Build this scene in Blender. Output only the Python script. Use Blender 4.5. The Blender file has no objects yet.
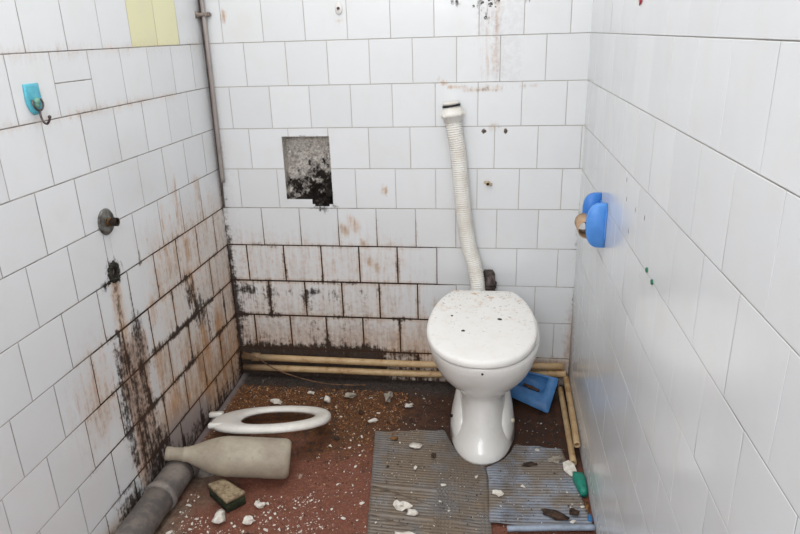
import bpy, bmesh, math, random
from mathutils import Vector, Matrix, noise
random.seed(7)
C = bpy.context.scene.collection
W = 1.354          # room width
YF = -3.3          # how far the side walls run towards the doorway
ZC = 2.42          # ceiling height
ZA = 1.34          # height of grout line A
TH = 0.1508        # tile pitch

def lin(c):
    return tuple(((v/255)/12.92 if v/255 <= .04045 else ((v/255+.055)/1.055)**2.4) for v in c)
def nz(x, y, z=0, s=1): return noise.noise(Vector((x*s, y*s, z*s+3.7)))
def clamp(v, a=0, b=1): return max(a, min(b, v))
def ss(a, b, x):
    t = clamp((x-a)/(b-a)); return t*t*(3-2*t)

# ---------------------------------------------------------------- node helper
class NT:
    def __init__(s, name):
        s.m = bpy.data.materials.new(name); s.m.use_nodes = True
        s.t = s.m.node_tree; s.b = s.t.nodes['Principled BSDF']
    def n(s, typ, **kw):
        nd = s.t.nodes.new(typ)
        for k, v in kw.items():
            if k.startswith('i_'):
                key = k[2:]; key = int(key) if key.isdigit() else key.replace('_', ' ')
                s.put(nd.inputs[key], v)
            else: setattr(nd, k, v)
        return nd
    def put(s, inp, v):
        if isinstance(v, bpy.types.NodeSocket): s.t.links.new(v, inp)
        else:
            if hasattr(inp.default_value, '__len__') and len(inp.default_value) == 4 and len(v) == 3: v = (*v, 1)
            inp.default_value = v
    def set(s, **kw):
        for k, v in kw.items(): s.put(s.b.inputs[k.replace('_', ' ')], v)
    def pos(s, sc=(1, 1, 1), obj=False):
        if obj: o = s.n('ShaderNodeTexCoord').outputs['Object']
        else: o = s.n('ShaderNodeNewGeometry').outputs['Position']
        return s.n('ShaderNodeVectorMath', operation='MULTIPLY', i_0=o, i_1=sc).outputs[0]
    def noise(s, vec, scale, detail=4, rough=.6):
        return s.n('ShaderNodeTexNoise', i_Vector=vec, i_Scale=scale, i_Detail=detail, i_Roughness=rough).outputs[0]
    def math(s, op, a, b=0., c=False):
        return s.n('ShaderNodeMath', operation=op, i_0=a, i_1=b, use_clamp=c).outputs[0]
    def rng(s, v, a, b, lo=0., hi=1.):
        return s.n('ShaderNodeMapRange', i_0=v, i_1=a, i_2=b, i_3=lo, i_4=hi).outputs[0]
    def mix(s, f, a, b):
        nd = s.n('ShaderNodeMix', data_type='RGBA')
        s.put(nd.inputs[0], f); s.put(nd.inputs[6], a); s.put(nd.inputs[7], b)
        return nd.outputs[2]
    def bump(s, h, strength=.3, dist=.01, normal=None):
        nd = s.n('ShaderNodeBump', i_Height=h, i_Strength=strength, i_Distance=dist)
        if normal is not None: s.put(nd.inputs['Normal'], normal)
        s.set(Normal=nd.outputs[0]); return nd.outputs[0]

def tile_mat(name, white, cream=None):
    t = NT(name)
    at = t.n('ShaderNodeAttribute', attribute_name='dirt')
    sp = t.n('ShaderNodeSeparateColor'); t.put(sp.inputs[0], at.outputs['Color'])
    R, G, B = sp.outputs; A = at.outputs['Alpha']
    p = t.pos(); ps = t.pos((1, 1, .1))
    nf = t.noise(p, 55, 6, .68); nst = t.noise(ps, 90, 6, .7); nm = t.noise(p, 9, 4, .6); nfine = t.noise(p, 180, 3, .7)
    base = t.mix(A, lin(white), lin([v-7 for v in white]))
    # faint cream ageing of the glaze in soft patches
    base = t.mix(t.rng(nm, .5, .8, 0, .22), base, lin((214, 208, 196)))
    # rust and ochre wash
    base = t.mix(t.math('MULTIPLY', t.rng(t.math('ADD', G, t.math('MULTIPLY', t.math('SUBTRACT', nm, .5), .5)), .10, .95), t.rng(G, .05, .3, 0, .85), True), base, lin((212, 190, 158)))
    g = t.math('ADD', G, t.math('MULTIPLY', t.math('SUBTRACT', nst, .5), 1.5))
    g = t.math('ADD', g, t.math('MULTIPLY', t.math('SUBTRACT', nf, .5), .9))
    gf = t.math('MULTIPLY', t.rng(g, .08, .85), t.rng(G, .02, .15), True)
    och = t.mix(t.rng(nm, .35, .65), lin((188, 130, 72)), lin((134, 84, 44)))
    c = t.mix(t.math('MULTIPLY', gf, .76), base, och)
    # grey film
    f = t.math('ADD', B, t.math('MULTIPLY', t.math('SUBTRACT', nf, .5), .9))
    ff = t.math('MULTIPLY', t.rng(f, .1, .9), t.rng(B, .02, .15), True)
    c = t.mix(t.math('MULTIPLY', ff, .85), c, lin((158, 149, 148)))
    # mould
    mixn = t.math('ADD', t.math('MULTIPLY', nf, .5), t.math('MULTIPLY', nst, .5))
    r = t.math('ADD', R, t.math('MULTIPLY', t.math('SUBTRACT', mixn, .5), 3.3))
    rf = t.math('MULTIPLY', t.rng(r, .28, .72), t.rng(R, .02, .15), True)
    mcol = t.mix(t.rng(nfine, .35, .65), lin((16, 12, 12)), lin((60, 45, 38)))
    c = t.mix(t.math('MULTIPLY', rf, .93), c, mcol)
    d = t.math('MAXIMUM', rf, t.math('MAXIMUM', gf, ff))
    rough = t.rng(d, 0, .6, .17, .62)
    t.set(Base_Color=c, Roughness=rough)
    t.put(t.b.inputs['Specular IOR Level'], t.rng(d, 0, .6, .5, .15))
    h = t.math('ADD', t.math('MULTIPLY', t.noise(p, 7, 2, .4), 1.0), t.math('MULTIPLY', t.math('MULTIPLY', nf, d), .6))
    t.bump(h, .25, .006)
    return t.m

def grout_mat():
    t = NT('grout')
    at = t.n('ShaderNodeAttribute', attribute_name='dirt')
    sp = t.n('ShaderNodeSeparateColor'); t.put(sp.inputs[0], at.outputs['Color'])
    p = t.pos(); n1 = t.noise(p, 16, 5, .7)
    r = t.rng(t.math('ADD', sp.outputs[0], t.math('MULTIPLY', t.math('SUBTRACT', n1, .5), 1.3)), .1, .75)
    c = t.mix(r, lin((186, 180, 172)), lin((38, 28, 24)))
    c = t.mix(t.math('MULTIPLY', sp.outputs[1], .6), c, lin((110, 72, 45)))
    t.set(Base_Color=c, Roughness=.9); return t.m

def simple(name, col, rough=.4, metal=0., col2=None, scale=30, obj=True, bump=0, lo=.4, hi=.65, sc=(1, 1, 1), spec=None):
    t = NT(name)
    if col2 is not None:
        n = t.noise(t.pos(sc, obj), scale, 5, .65)
        t.set(Base_Color=t.mix(t.rng(n, lo, hi), lin(col), lin(col2)))
        if bump: t.bump(n, bump, .004)
    else: t.set(Base_Color=lin(col))
    t.set(Roughness=rough, Metallic=metal)
    if spec is not None: t.b.inputs['Specular IOR Level'].default_value = spec
    return t.m

M = {}
M['tile'] = tile_mat('white_glazed_tile', (227, 229, 231))
M['tile_right'] = tile_mat('right_wall_tile', (222, 224, 226))
M['tile_yellow'] = tile_mat('pale_yellow_tile', (232, 229, 186))
M['grout'] = grout_mat()

# ---------------------------------------------------------------- object helpers
def link(name, bm, mats, parent=None, smooth=True, loc=None):
    me = bpy.data.meshes.new(name)
    bmesh.ops.recalc_face_normals(bm, faces=bm.faces)
    bm.to_mesh(me); bm.free()
    for m in (mats if isinstance(mats, (list, tuple)) else [mats]): me.materials.append(m)
    for f in me.polygons: f.use_smooth = smooth
    o = bpy.data.objects.new(name, me); C.objects.link(o)
    if parent: o.parent = parent
    if loc is not None: o.location = loc
    return o
def thing(name, label, cat, loc=(0, 0, 0), group=None, rot=(0, 0, 0)):
    o = bpy.data.objects.new(name, None); C.objects.link(o); o.location = loc; o.rotation_euler = rot
    o.empty_display_size = .02
    return tag(o, label, cat, group)
def tag(o, label, cat, group=None):
    o['label'] = label; o['category'] = cat
    if group: o['group'] = group
    return o
def struct(o): o['kind'] = 'structure'; return o
def origin_to(o, p):
    p = Vector(p); o.data.transform(Matrix.Translation(-p)); o.location = o.location + p; return o

def loft(bm, rings, cap0=True, cap1=True, closed=True, mat=0):
    vs = [[bm.verts.new(p) for p in r] for r in rings]
    n = len(rings[0])
    for a, b in zip(vs, vs[1:]):
        for i in range(n if closed else n-1):
            f = bm.faces.new((a[i], a[(i+1) % n], b[(i+1) % n], b[i])); f.material_index = mat
    if cap0: bm.faces.new(vs[0][::-1]).material_index = mat
    if cap1: bm.faces.new(vs[-1]).material_index = mat
    return vs
def frames(pts):
    pts = [Vector(p) for p in pts]; out = []; up = None
    for i, p in enumerate(pts):
        d = (pts[min(i+1, len(pts)-1)]-pts[max(i-1, 0)]).normalized()
        if up is None:
            up = Vector((0, 0, 1)) if abs(d.z) < .8 else Vector((1, 0, 0))
        a = d.cross(up).normalized(); up = a.cross(d).normalized()
        out.append((p, a, up))
    return out
def tube(bm, pts, rad, seg=16, cap=True, hollow=None):
    fr = frames(pts); rad = rad if isinstance(rad, (list, tuple)) else [rad]*len(pts)
    rings = [[p+(a*math.cos(2*math.pi*k/seg)+u*math.sin(2*math.pi*k/seg))*r for k in range(seg)] for (p, a, u), r in zip(fr, rad)]
    if hollow:
        inn = [[p+(a*math.cos(2*math.pi*k/seg)+u*math.sin(2*math.pi*k/seg))*(r-hollow) for k in range(seg)] for (p, a, u), r in zip(fr, rad)]
        loft(bm, rings+inn[::-1]+[rings[0]], False, False)
        bmesh.ops.remove_doubles(bm, verts=bm.verts, dist=1e-6)
    else: loft(bm, rings, cap, cap)
def catmull(pts, n=8):
    P = [Vector(p) for p in pts]; P = [P[0]*2-P[1]]+P+[P[-1]*2-P[-2]]; out = []
    for i in range(1, len(P)-2):
        for k in range(n):
            t = k/n; a, b, c, d = P[i-1:i+3]
            out.append(.5*((2*b)+(c-a)*t+(2*a-5*b+4*c-d)*t*t+(3*b-a-3*c+d)*t**3))
    out.append(P[-2]); return out
def box(bm, c, s, rot=None, bev=0):
    g = bmesh.ops.create_cube(bm, size=1); vs = g['verts']
    for v in vs:
        q = Vector((v.co.x*s[0], v.co.y*s[1], v.co.z*s[2]))
        if rot is not None: q = rot @ q
        v.co = q+Vector(c)
    if bev:
        es = list({e for v in vs for e in v.link_edges})
        bmesh.ops.bevel(bm, geom=es, offset=bev, segments=2, profile=.6, affect='EDGES')
def blob(bm, c, r, sq=(1, 1, 1), sub=2, amp=.3, fs=30, seed=0):
    g = bmesh.ops.create_icosphere(bm, subdivisions=sub, radius=1)
    for v in g['verts']:
        d = v.co.normalized(); k = 1+amp*nz(d.x*1.3+seed, d.y*1.3, d.z*1.3+seed*.7, 1.5)
        v.co = Vector((d.x*sq[0], d.y*sq[1], d.z*sq[2]))*r*k+Vector(c)

# ---------------------------------------------------------------- dirt maps (mould, rust, film)
def seg_d(p, a, b):
    ax, ay = a; bx, by = b; px, py = p
    t = clamp(((px-ax)*(bx-ax)+(py-ay)*(by-ay))/((bx-ax)**2+(by-ay)**2+1e-9))
    return math.hypot(px-ax-t*(bx-ax), py-ay-t*(by-ay))
def poly_d(p, pts): return min(seg_d(p, a, b) for a, b in zip(pts, pts[1:]))
def fall(d, w): return math.exp(-(d/w)**2)
def dirt_left(u, z):     # u = distance from the back corner
    n = nz(u, z, 0, 9); n2 = nz(u*3, z*.7, 5, 8)
    R = G = B = 0
    p = (u, z)
    # the big run of filth below the broken hole
    core_l = [(.85, .60), (.83, .50), (.85, .40), (.848, .27), (.84, .17), (.80, .02)]
    core_r = [(.72, .56), (.725, .47), (.735, .38), (.735, .30), (.73, .24), (.76, .18)]
    def at(pts, zz):
        pts = sorted(pts, key=lambda q: q[1])
        if zz <= pts[0][1]: return pts[0][0]
        for a, b in zip(pts, pts[1:]):
            if zz <= b[1]: return a[0]+(b[0]-a[0])*(zz-a[1])/(b[1]-a[1])
        return pts[-1][0]
    if z < .60:
        l = at(core_l, z)+.035*n2; r = at([(q[0]-.02, q[1]) for q in core_r], z)+.03*n2
        if z < .2: r = .60+(z)*.4
        ins = ss(r-.035, r+.02, u)*(1-ss(l-.02, l+.03, u))*ss(.60+.04*n2, .50, z)
        G = max(G, .75*ins); B = max(B, .55*ins); R = max(R, ins*(.45+.55*nz(u*4, z*.2, 5, 11)+.10*ss(.25, .1, z)))
    R = max(R, .70*fall(poly_d(p, core_l[:5]), .026+.022*n)*ss(.62, .48, z))
    R = max(R, (.66+.5*n2)*fall(poly_d(p, core_r[:5]), .038+.02*n))
    R = max(R, .7*fall(poly_d(p, [(.815, .585), (.80, .50), (.80, .40)]), .014))
    # hole and thin dribbles
    R = max(R, 1.1*fall(math.hypot(u-.785, z-.757), .030), .8*fall(math.hypot(u-.83, z-.735), .014), .8*fall(poly_d(p, [(.755, .77), (.757, .72)]), .010))
    R = max(R, .42*fall(poly_d(p, [(.785, .75), (.79, .62), (.785, .56)]), .016)); G = max(G, .55*fall(poly_d(p, [(.785, .75), (.79, .62), (.785, .56)]), .028))
    # ochre wash on the tiles towards the corner
    top = .62+.10*n+.06*n2
    w = ss(top, top-.28, z)*(1-ss(.60, .74, u))
    G = max(G, .30*ss(.95, .70, z)*(1-ss(.50, .72, u)), .66*w*(.85+.8*n2), .62*ss(.38, .14, z)*(1-ss(.66, .80, u)))
    # rusty dribbles higher up
    for cu, z0, z1, wd, a in ((.36, .93, .66, .012, .42), (.38, .90, .70, .008, .4), (.34, .72, .63, .022, .75), (.47, .88, .77, .008, .5), (.43, .76, .62, .012, .6), (.48, .75, .62, .016, .55), (.36, .62, .48, .05, .6), (.55, .70, .56, .02, .45), (.21, .90, .80, .03, .35), (.62, .62, .52, .03, .4), (.19, .78, .5, .04, .35)):
        G = max(G, a*fall(abs(u-cu-.01*n), wd)*ss(z1-.03, z1+.02, z)*(1-ss(z0-.02, z0+.03, z)))
    # black smudges at the joints
    R = max(R, .75*fall(math.hypot((u-.375)/1, (z-.52)/1.6), .042), .70*fall(math.hypot(u-.31, (z-.44)/1.2), .055), .35*fall(math.hypot(u-.25, (z-.38)/2), .05), .6*fall(poly_d(p, [(.66, .447), (.50, .437), (.2, .437)]), .016), .34*fall(poly_d(p, [(.6, .285), (.1, .285)]), .02))
    # corner
    R = max(R, (.7*ss(.75, .35, z)+.25*ss(1.35, .8, z))*fall(u, .022), .85*fall(u, .05)*ss(.22, .06, z))
    G = max(G, .7*fall(u, .12)*ss(.6, .2, z)); B = max(B, .5*fall(u, .03)*ss(1.4, .9, z))
    # foot of the wall
    R = max(R, .50*ss(.10, .03, z)*(1-ss(.95, 1.15, u)), .85*fall(math.hypot((u-.90)/1.6, z-.06), .055), .45*fall(math.hypot((u-1.1)/2, z-.02), .05))
    B = max(B, 1.0*ss(.24, .12, z+.25*abs(u-.60))*ss(.28, .4, u)*(1-ss(.78, .86, u)), .8*ss(.05, .0, z))
    G = max(G, .35*fall(math.hypot(u-.95, (z-.45)/1.5), .10), .5*ss(.14, .04, z)*ss(.85, .9, u)*(1-ss(1.1, 1.3, u)))
    G = max(G, .16*fall(abs(z-1.34), .02), .22*fall(abs(z-1.19), .015)*ss(.2, .3, u))
    return [clamp(R, 0, 1.1), clamp(G, 0, 1.1), clamp(B, 0, 1.1)]
def dirt_back(x, z):
    n = nz(x, z, 2, 9); n2 = nz(x*3, z*.8, 7, 8); R = G = B = 0; p = (x, z)
    fade = 1-ss(.70, .86, x)
    R = max(R, 1.15*ss(.185+.03*n2, .125, z)*(1-ss(.58, .72, x+.06*n)), .5*ss(.17, .12, z)*fade, .55*ss(.095, .05, z))
    R = max(R, .48*fall(poly_d(p, [(.03, .395), (.20, .385), (.36, .392), (.60, .378)]), .026)*(.8+1.4*max(n2, -.4))*(1-ss(.48, .66, x)), .30*ss(.44, .36, z)*(1-ss(.4, .7, x))*(.6+n2), .55*fall(math.hypot(x-.03, z-.385), .03), .46*fall(math.hypot(x-.30, (z-.375)*1.3), .03), .36*fall(math.hypot(x-.42, (z-.375)*1.3), .04), .5*fall(poly_d(p, [(.46, .378), (.465, .31)]), .009))
    R = max(R, .42*ss(.27, .12, z)*(1-ss(.18, .34, x)))
    R = max(R, (.85*ss(.72, .4, z)+.4*ss(1.4, .8, z))*fall(x, .020), .6*fall(x, .06)*ss(.3, .12, z))
    B = max(B, .4*fall(x, .06)*ss(1.3, .5, z), .34*ss(.45, .15, z)*(1-ss(.5, .8, x)))
    G = max(G, .50*ss(.42+.10*n2, .12, z)*(1-ss(.90, 1.15, x)), .20*ss(.75, .5, z)*(1-ss(.6, .9, x)), .45*ss(.18, .08, z), .26*ss(.56, .3, z)*(1-ss(.6, .9, x)))
    for cx, cz, s, a in ((.482, .65, .025, .6), (.522, .67, .03, .55), (.51, .69, .02, .5), (.643, .807, .014, .8), (.574, .521, .02, .7), (.60, .50, .025, .5), (.55, .60, .018, .6), (.66, .60, .014, .4), (.84, .33, .04, .35), (.80, .25, .05, .35)):
        G = max(G, a*fall(math.hypot(x-cx+.25*(z-cz), (z-cz)*.6), s*.7))
    # below the recess
    R = max(R, .8*fall(math.hypot(x-.40, (z-.735)*1.6), .022), .35*fall(poly_d(p, [(.36, .742), (.45, .742)]), .012), .35*fall(poly_d(p, [(.27, 1.012), (.44, 1.014)]), .006))
    # upper run below the flaked patch, shelf mark, screw holes
    for a in ((1.015, 1.40, .016), (1.03, 1.47, .03), (.985, 1.44, .018)):
        R = max(R, .36*fall(math.hypot(x-a[0], (z-a[1])*.7), a[2]))
    R = max(R, .75*fall(math.hypot(x-.907, (z-1.449)), .012), .75*fall(math.hypot(x-1.141, z-1.448), .010))
    G = max(G, .30*fall(x-1.047, .010)*ss(1.19, 1.25, z), .17*fall(x-1.03, .05)*ss(1.18, 1.22, z))
    B = max(B, .22*fall(x-1.05, .03)*ss(1.18, 1.2, z), .2*fall(x-.99, .02)*ss(1.3, 1.36, z), .16*fall(x-1.10, .05)*ss(1.15, 1.2, z))
    G = max(G, .50*fall(poly_d(p, [(.842, 1.20), (.886, 1.176), (.96, 1.166), (1.06, 1.168)]), .007), .5*fall(math.hypot(x-1.05, (z-1.168)*2), .02), .25*fall(poly_d(p, [(1.06, 1.168), (1.18, 1.173)]), .006))
    R = max(R, .35*fall(poly_d(p, [(.95, 1.166), (1.06, 1.165)]), .006), .7*fall(poly_d(p, [(1.025, 1.03), (1.06, 1.032)]), .006)*1)
    G = max(G, .6*fall(math.hypot(x-.092, (z-1.43)*.5), .010), .35*fall(math.hypot(x-.507, (z-1.40)), .012), .4*fall(math.hypot(x-1.035, z-1.035), .015))
    # right-hand corner
    G = max(G, .45*fall(x-W, .03)*ss(.4, .2, z), .5*ss(.16, .11, z)*ss(.9, 1.1, x)); B = max(B, .4*fall(x-W, .03)*ss(.6, .2, z))
    R = max(R, .2*fall(x-W, .008)*ss(1.3, .6, z))
    R = max(R, .5*fall(math.hypot(x-.842, z-.462), .006), .5*fall(math.hypot(x-.79, z-.25), .006))
    return [clamp(R, 0, 1.1), clamp(G, 0, 1.1), clamp(B, 0, 1.1)]
def dirt_right(u, z):
    n = nz(u, z, 9, 7); G = .62*fall(u, .055)*ss(.42, .25, z)+.2*fall(u, .12)*ss(.3, .1, z)
    B = .55*fall(u, .09)*ss(.55, .15, z)+.3*ss(.12, .02, z)+.10*ss(.5, .2, z)*(.5+n)
    R = .6*fall(u, .02)*ss(.2, .08, z)
    return [clamp(R), clamp(G), clamp(B)]

# ---------------------------------------------------------------- tiled walls
def rect_sub(r, h):
    x0, x1, z0, z1 = r; a0, a1, b0, b1 = h
    if a0 >= x1-1e-6 or a1 <= x0+1e-6 or b0 >= z1-1e-6 or b1 <= z0+1e-6: return [r]
    out = []
    if a0 > x0: out.append((x0, a0, z0, z1))
    if a1 < x1: out.append((a1, x1, z0, z1))
    m0, m1 = max(x0, a0), min(x1, a1)
    if b0 > z0: out.append((m0, m1, z0, b0))
    if b1 < z1: out.append((m0, m1, b1, z1))
    return out
def tiled(name, place, length, rows, offs, pitch, dirt, mats, holes=(), yellow=None, cell=.0125, splits=(), gv=.0020, gh=.0024, tilt=.0003, grout_bias=None):
    """rows: grout heights bottom to top; place(u, z, n) gives the world point."""
    bm = bmesh.new(); lay = bm.verts.layers.float_color.new('dirt')
    def vert(u, z, n, a=0., rim=0):
        d = dirt(u, z)
        if rim:      # dirt creeps from the joints onto the rim of each tile
            bz = clamp(((grout_bias(u, z) if grout_bias else 0)-.14)*1.3)
            d = [clamp(d[0]+rim*bz*((.16 if name == 'wall_back' else .28)+.8*nz(u, z, 11, 13))), clamp(d[1]+rim*bz*.22), d[2]]
        v = bm.verts.new(place(u, z, n)); v[lay] = (*d, a); return v
    for ri, (z0, z1) in enumerate(zip(rows, rows[1:])):
        off = offs(ri, (z0+z1)/2)
        edges = [0]; u = off
        while u < length-.004:
            if u > .004: edges.append(u+random.uniform(-.0015, .0015))
            u += pitch
        edges.append(length)
        rects = [(a, b, z0, z1) for a, b in zip(edges, edges[1:])]
        for (su, sz) in splits:
            new = []
            for r in rects:
                if r[0] < su < r[1] and r[2] < sz < r[3]: new += [(r[0], r[1], r[2], sz), (r[0], r[1], sz, r[3])]
                else: new.append(r)
            rects = new
        for r in rects:
            um, zm = (r[0]+r[1])/2, (r[2]+r[3])/2
            dk = dirt(um, zm); g = 1+.4*clamp(dk[0]+dk[1])+2.4*max(0, (grout_bias(um, zm) if grout_bias else 0)-.18)
            t = (r[0]+gv*g/2, r[1]-gv*g/2, r[2]+gh*g/2, r[3]-gh*g/2)
            pcs = [t]
            for h in holes: pcs = [q for p_ in pcs for q in rect_sub(p_, h)]
            cut = len(pcs) != 1 or pcs[0] != t
            al = random.random()*.8
            mi = 2 if (yellow and yellow(um, zm)) else 0
            tu, tz, tn = random.uniform(-tilt, tilt)/.075, random.uniform(-tilt, tilt)/.075, random.uniform(-.0002, .0002)
            for q in pcs:
                a0, a1, b0, b1 = q
                if a1-a0 < .002 or b1-b0 < .002: continue
                c = cell if zm < 1.5 else .05
                if name == 'wall_right': c = .03
                nu = max(1, round((a1-a0)/c)); nv = max(1, round((b1-b0)/c)); be = .0008
                us = [a0+be+(a1-a0-2*be)*i/nu for i in range(nu+1)]; zs = [b0+be+(b1-b0-2*be)*i/nv for i in range(nv+1)]
                us = [a0]+us+[a1]; zs = [b0]+zs+[b1]
                grid = []
                for j, zz in enumerate(zs):
                    row = []
                    for i, uu in enumerate(us):
                        edge = i in (0, len(us)-1) or j in (0, len(zs)-1)
                        nn = .003+tn+(uu-um)*tu+(zz-zm)*tz-(.0005 if edge else 0)
                        row.append(vert(uu, zz, nn, al, 1 if (i in (0, 1, len(us)-1, len(us)-2) or j in (0, 1, len(zs)-1, len(zs)-2)) else 0))
                    grid.append(row)
                for j in range(len(zs)-1):
                    for i in range(len(us)-1):
                        f = bm.faces.new((grid[j][i], grid[j][i+1], grid[j+1][i+1], grid[j+1][i])); f.material_index = mi; f.smooth = True
                        if not (0 < i < len(us)-2 and 0 < j < len(zs)-2):
                            for e in f.edges: e.smooth = False
    # grout bed behind the tiles
    def gl(a, b, c): k = max(1, round((b-a)/c)); return [a+(b-a)*i/k for i in range(k+1)]
    us = sorted(set([round(v, 5) for v in gl(0, length, .03)]+[h[i] for h in holes for i in (0, 1)]))
    zs = sorted(set([round(v, 5) for v in gl(0, rows[-1], .03)]+[h[i] for h in holes for i in (2, 3)]))
    G = [[bm.verts.new(place(uu, zz, .0012)) for uu in us] for zz in zs]
    for j, zz in enumerate(zs):
        for i, uu in enumerate(us):
            d = dirt(uu, zz); b = grout_bias(uu, zz) if grout_bias else .2
            G[j][i][lay] = (clamp(max(d[0], d[1]*.9, d[2]*.8)+b, 0, 1.4), d[1]*.7, 0, 1)
    for j in range(len(zs)-1):
        for i in range(len(us)-1):
            um, zm = (us[i]+us[i+1])/2, (zs[j]+zs[j+1])/2
            if any(h[0] < um < h[1] and h[2] < zm < h[3] for h in holes): continue
            bm.faces.new((G[j][i], G[j][i+1], G[j+1][i+1], G[j+1][i])).material_index = 1
    me = bpy.data.meshes.new(name); bm.to_mesh(me); bm.free()
    for m in mats: me.materials.append(m)
    o = bpy.data.objects.new(name, me); C.objects.link(o); return struct(o)

zrows = [ZA-TH*k for k in range(8, -1, -1)]
zrows = [0.]+[zrows[0]]+zrows[1:]
zz = ZA
while zz+TH < ZC: zz += TH; zrows.append(zz)
zrows.append(ZC)
def kk(zm): return math.floor((ZA-zm)/TH)      # row index, 0 directly below line A, -1 above

NX0, NX1, NZ0, NZ1 = .263, .443, .771, 1.008
bias_b = lambda u, z: -.04+.75*ss(.85, .45, z)*(1-ss(.70, 1.05, u))+.18*ss(1.0, .4, z)
wb = tiled('wall_back', lambda u, z, n: (u, -n, z), W, zrows, lambda i, zm: (.138 if kk(zm) == 2 else .154 if kk(zm) % 2 == 0 else .080), .1508, dirt_back,
      [M['tile'], M['grout']], holes=[(NX0, NX1, NZ0, NZ1), (.362, .443, .752, .771), (.372, .428, .744, .752)], grout_bias=bias_b)
bias_l = lambda u, z: .12+.7*ss(.95, .5, z)*(1-ss(.75, 1.2, u))+.12*fall(z-1.04, .3)
wl = tiled('wall_left', lambda u, z, n: (n, -u, z), -YF, zrows, lambda i, zm: (.108 if kk(zm) % 2 == 0 else .186)-(.0), .1530, dirt_left,
      [M['tile'], M['grout'], M['tile_yellow']], yellow=lambda u, z: 1.34 < z < 1.5 and .17 < u < .50, splits=((.79, 1.268),),
      holes=[(.770, .800, .742, .772)], grout_bias=bias_l)
wr = tiled('wall_right', lambda u, z, n: (W-n, -u, z), -YF, zrows, lambda i, zm: (.0175 if kk(zm) % 2 == 0 else .095), .1525, dirt_right,
      [M['tile_right'], M['grout']], gv=.0007, gh=.0016, tilt=.00025, grout_bias=lambda u, z: -.25+.30*ss(.8, 1.1, z))

# wall bodies behind the tiles (masonry), with the recess cut in the back wall
M['masonry'] = simple('masonry', (120, 112, 104), .95, col2=(90, 84, 78), obj=False)
M['plaster'] = simple('ceiling_plaster', (232, 232, 230), .9, col2=(222, 221, 217), obj=False, scale=6)
def struct_box(name, lo, hi, mat, parent=None):
    bm = bmesh.new(); box(bm, [(a+b)/2 for a, b in zip(lo, hi)], [b-a for a, b in zip(lo, hi)])
    o = link(name, bm, mat, parent, smooth=False)
    return o if parent else struct(o)
E_ = .12
for nm, lo, hi, par in (('masonry', (-E_, .0, 0), (.2625, E_, ZC), wb), ('masonry', (.4435, .0, 0), (W+E_, E_, ZC), wb), ('masonry', (.2625, .0, 0), (.4435, E_, .743), wb), ('masonry', (.2625, .0, 1.0085), (.4435, E_, ZC), wb), ('masonry', (.2625, .075, .743), (.4435, E_, 1.0085), wb),
                        ('masonry', (-E_, YF, 0), (-.0002, 0, ZC), wl), ('masonry', (W+.0002, YF, 0), (W+E_, 0, ZC), wr)):
    struct_box(nm, lo, hi, M['masonry'], par)
struct_box('ceiling', (-E_, YF, ZC), (W+E_, E_, ZC+.1), M['plaster'])

# recess lining
def niche_mat():
    t = NT('recess_plaster'); p = t.pos(); n1 = t.noise(p, 26, 8, .7); n2 = t.noise(p, 120, 4, .7)
    z = t.n('ShaderNodeSeparateXYZ', i_0=p).outputs
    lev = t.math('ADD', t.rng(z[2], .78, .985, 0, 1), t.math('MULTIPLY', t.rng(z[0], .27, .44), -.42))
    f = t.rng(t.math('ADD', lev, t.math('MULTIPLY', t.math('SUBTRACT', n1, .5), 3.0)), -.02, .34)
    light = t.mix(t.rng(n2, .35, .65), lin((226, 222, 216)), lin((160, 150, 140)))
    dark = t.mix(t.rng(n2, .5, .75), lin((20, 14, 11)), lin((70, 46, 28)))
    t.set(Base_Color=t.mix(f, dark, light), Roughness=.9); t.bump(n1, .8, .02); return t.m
bm = bmesh.new()
def grid_face(bm, f, nu, nv):
    g = [[bm.verts.new(f(i/nu, j/nv)) for i in range(nu+1)] for j in range(nv+1)]
    for j in range(nv):
        for i in range(nu): bm.faces.new((g[j][i], g[j][i+1], g[j+1][i+1], g[j+1][i]))
nd = .055
def nb(u, v):
    x = NX0+(NX1-NX0)*u; z = .744+(NZ1-.744)*v
    return (x, nd-.016*abs(nz(x, z, 1, 22))-.012*abs(nz(x, z, 4, 60))-.02*ss(.75, 1, u), z)
grid_face(bm, nb, 36, 48)
grid_face(bm, lambda u, v: (NX0+.001*nz(u*9, v*9), -.001+(nd)*u, .744+(NZ1-.744)*v), 6, 20)
grid_face(bm, lambda u, v: (NX1-.001*nz(u*9, v*9), -.001+(nd)*u, .744+(NZ1-.744)*v), 6, 20)
grid_face(bm, lambda u, v: (NX0+(NX1-NX0)*v, -.001+(nd)*u, NZ1), 6, 20)
grid_face(bm, lambda u, v: (NX0+(NX1-NX0)*v, -.001+(nd)*u, .7705 if v < .53 else .7445), 6, 34)
rec = link('recess', bm, niche_mat(), wb)
# ragged chunks of mortar at the lower right of the recess
bm = bmesh.new()
for i in range(16):
    blob(bm, (random.uniform(.375, .438), random.uniform(.0, .04), random.uniform(.748, .80)), random.uniform(.008, .018), amp=.8, seed=i, sub=2)
for i in range(26):
    blob(bm, (random.uniform(.266, .44), random.uniform(.02, .05), random.uniform(.775, .99)), random.uniform(.004, .010), amp=.9, seed=i+40, sub=1)
link('broken_mortar', bm, niche_mat(), wb)

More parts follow.
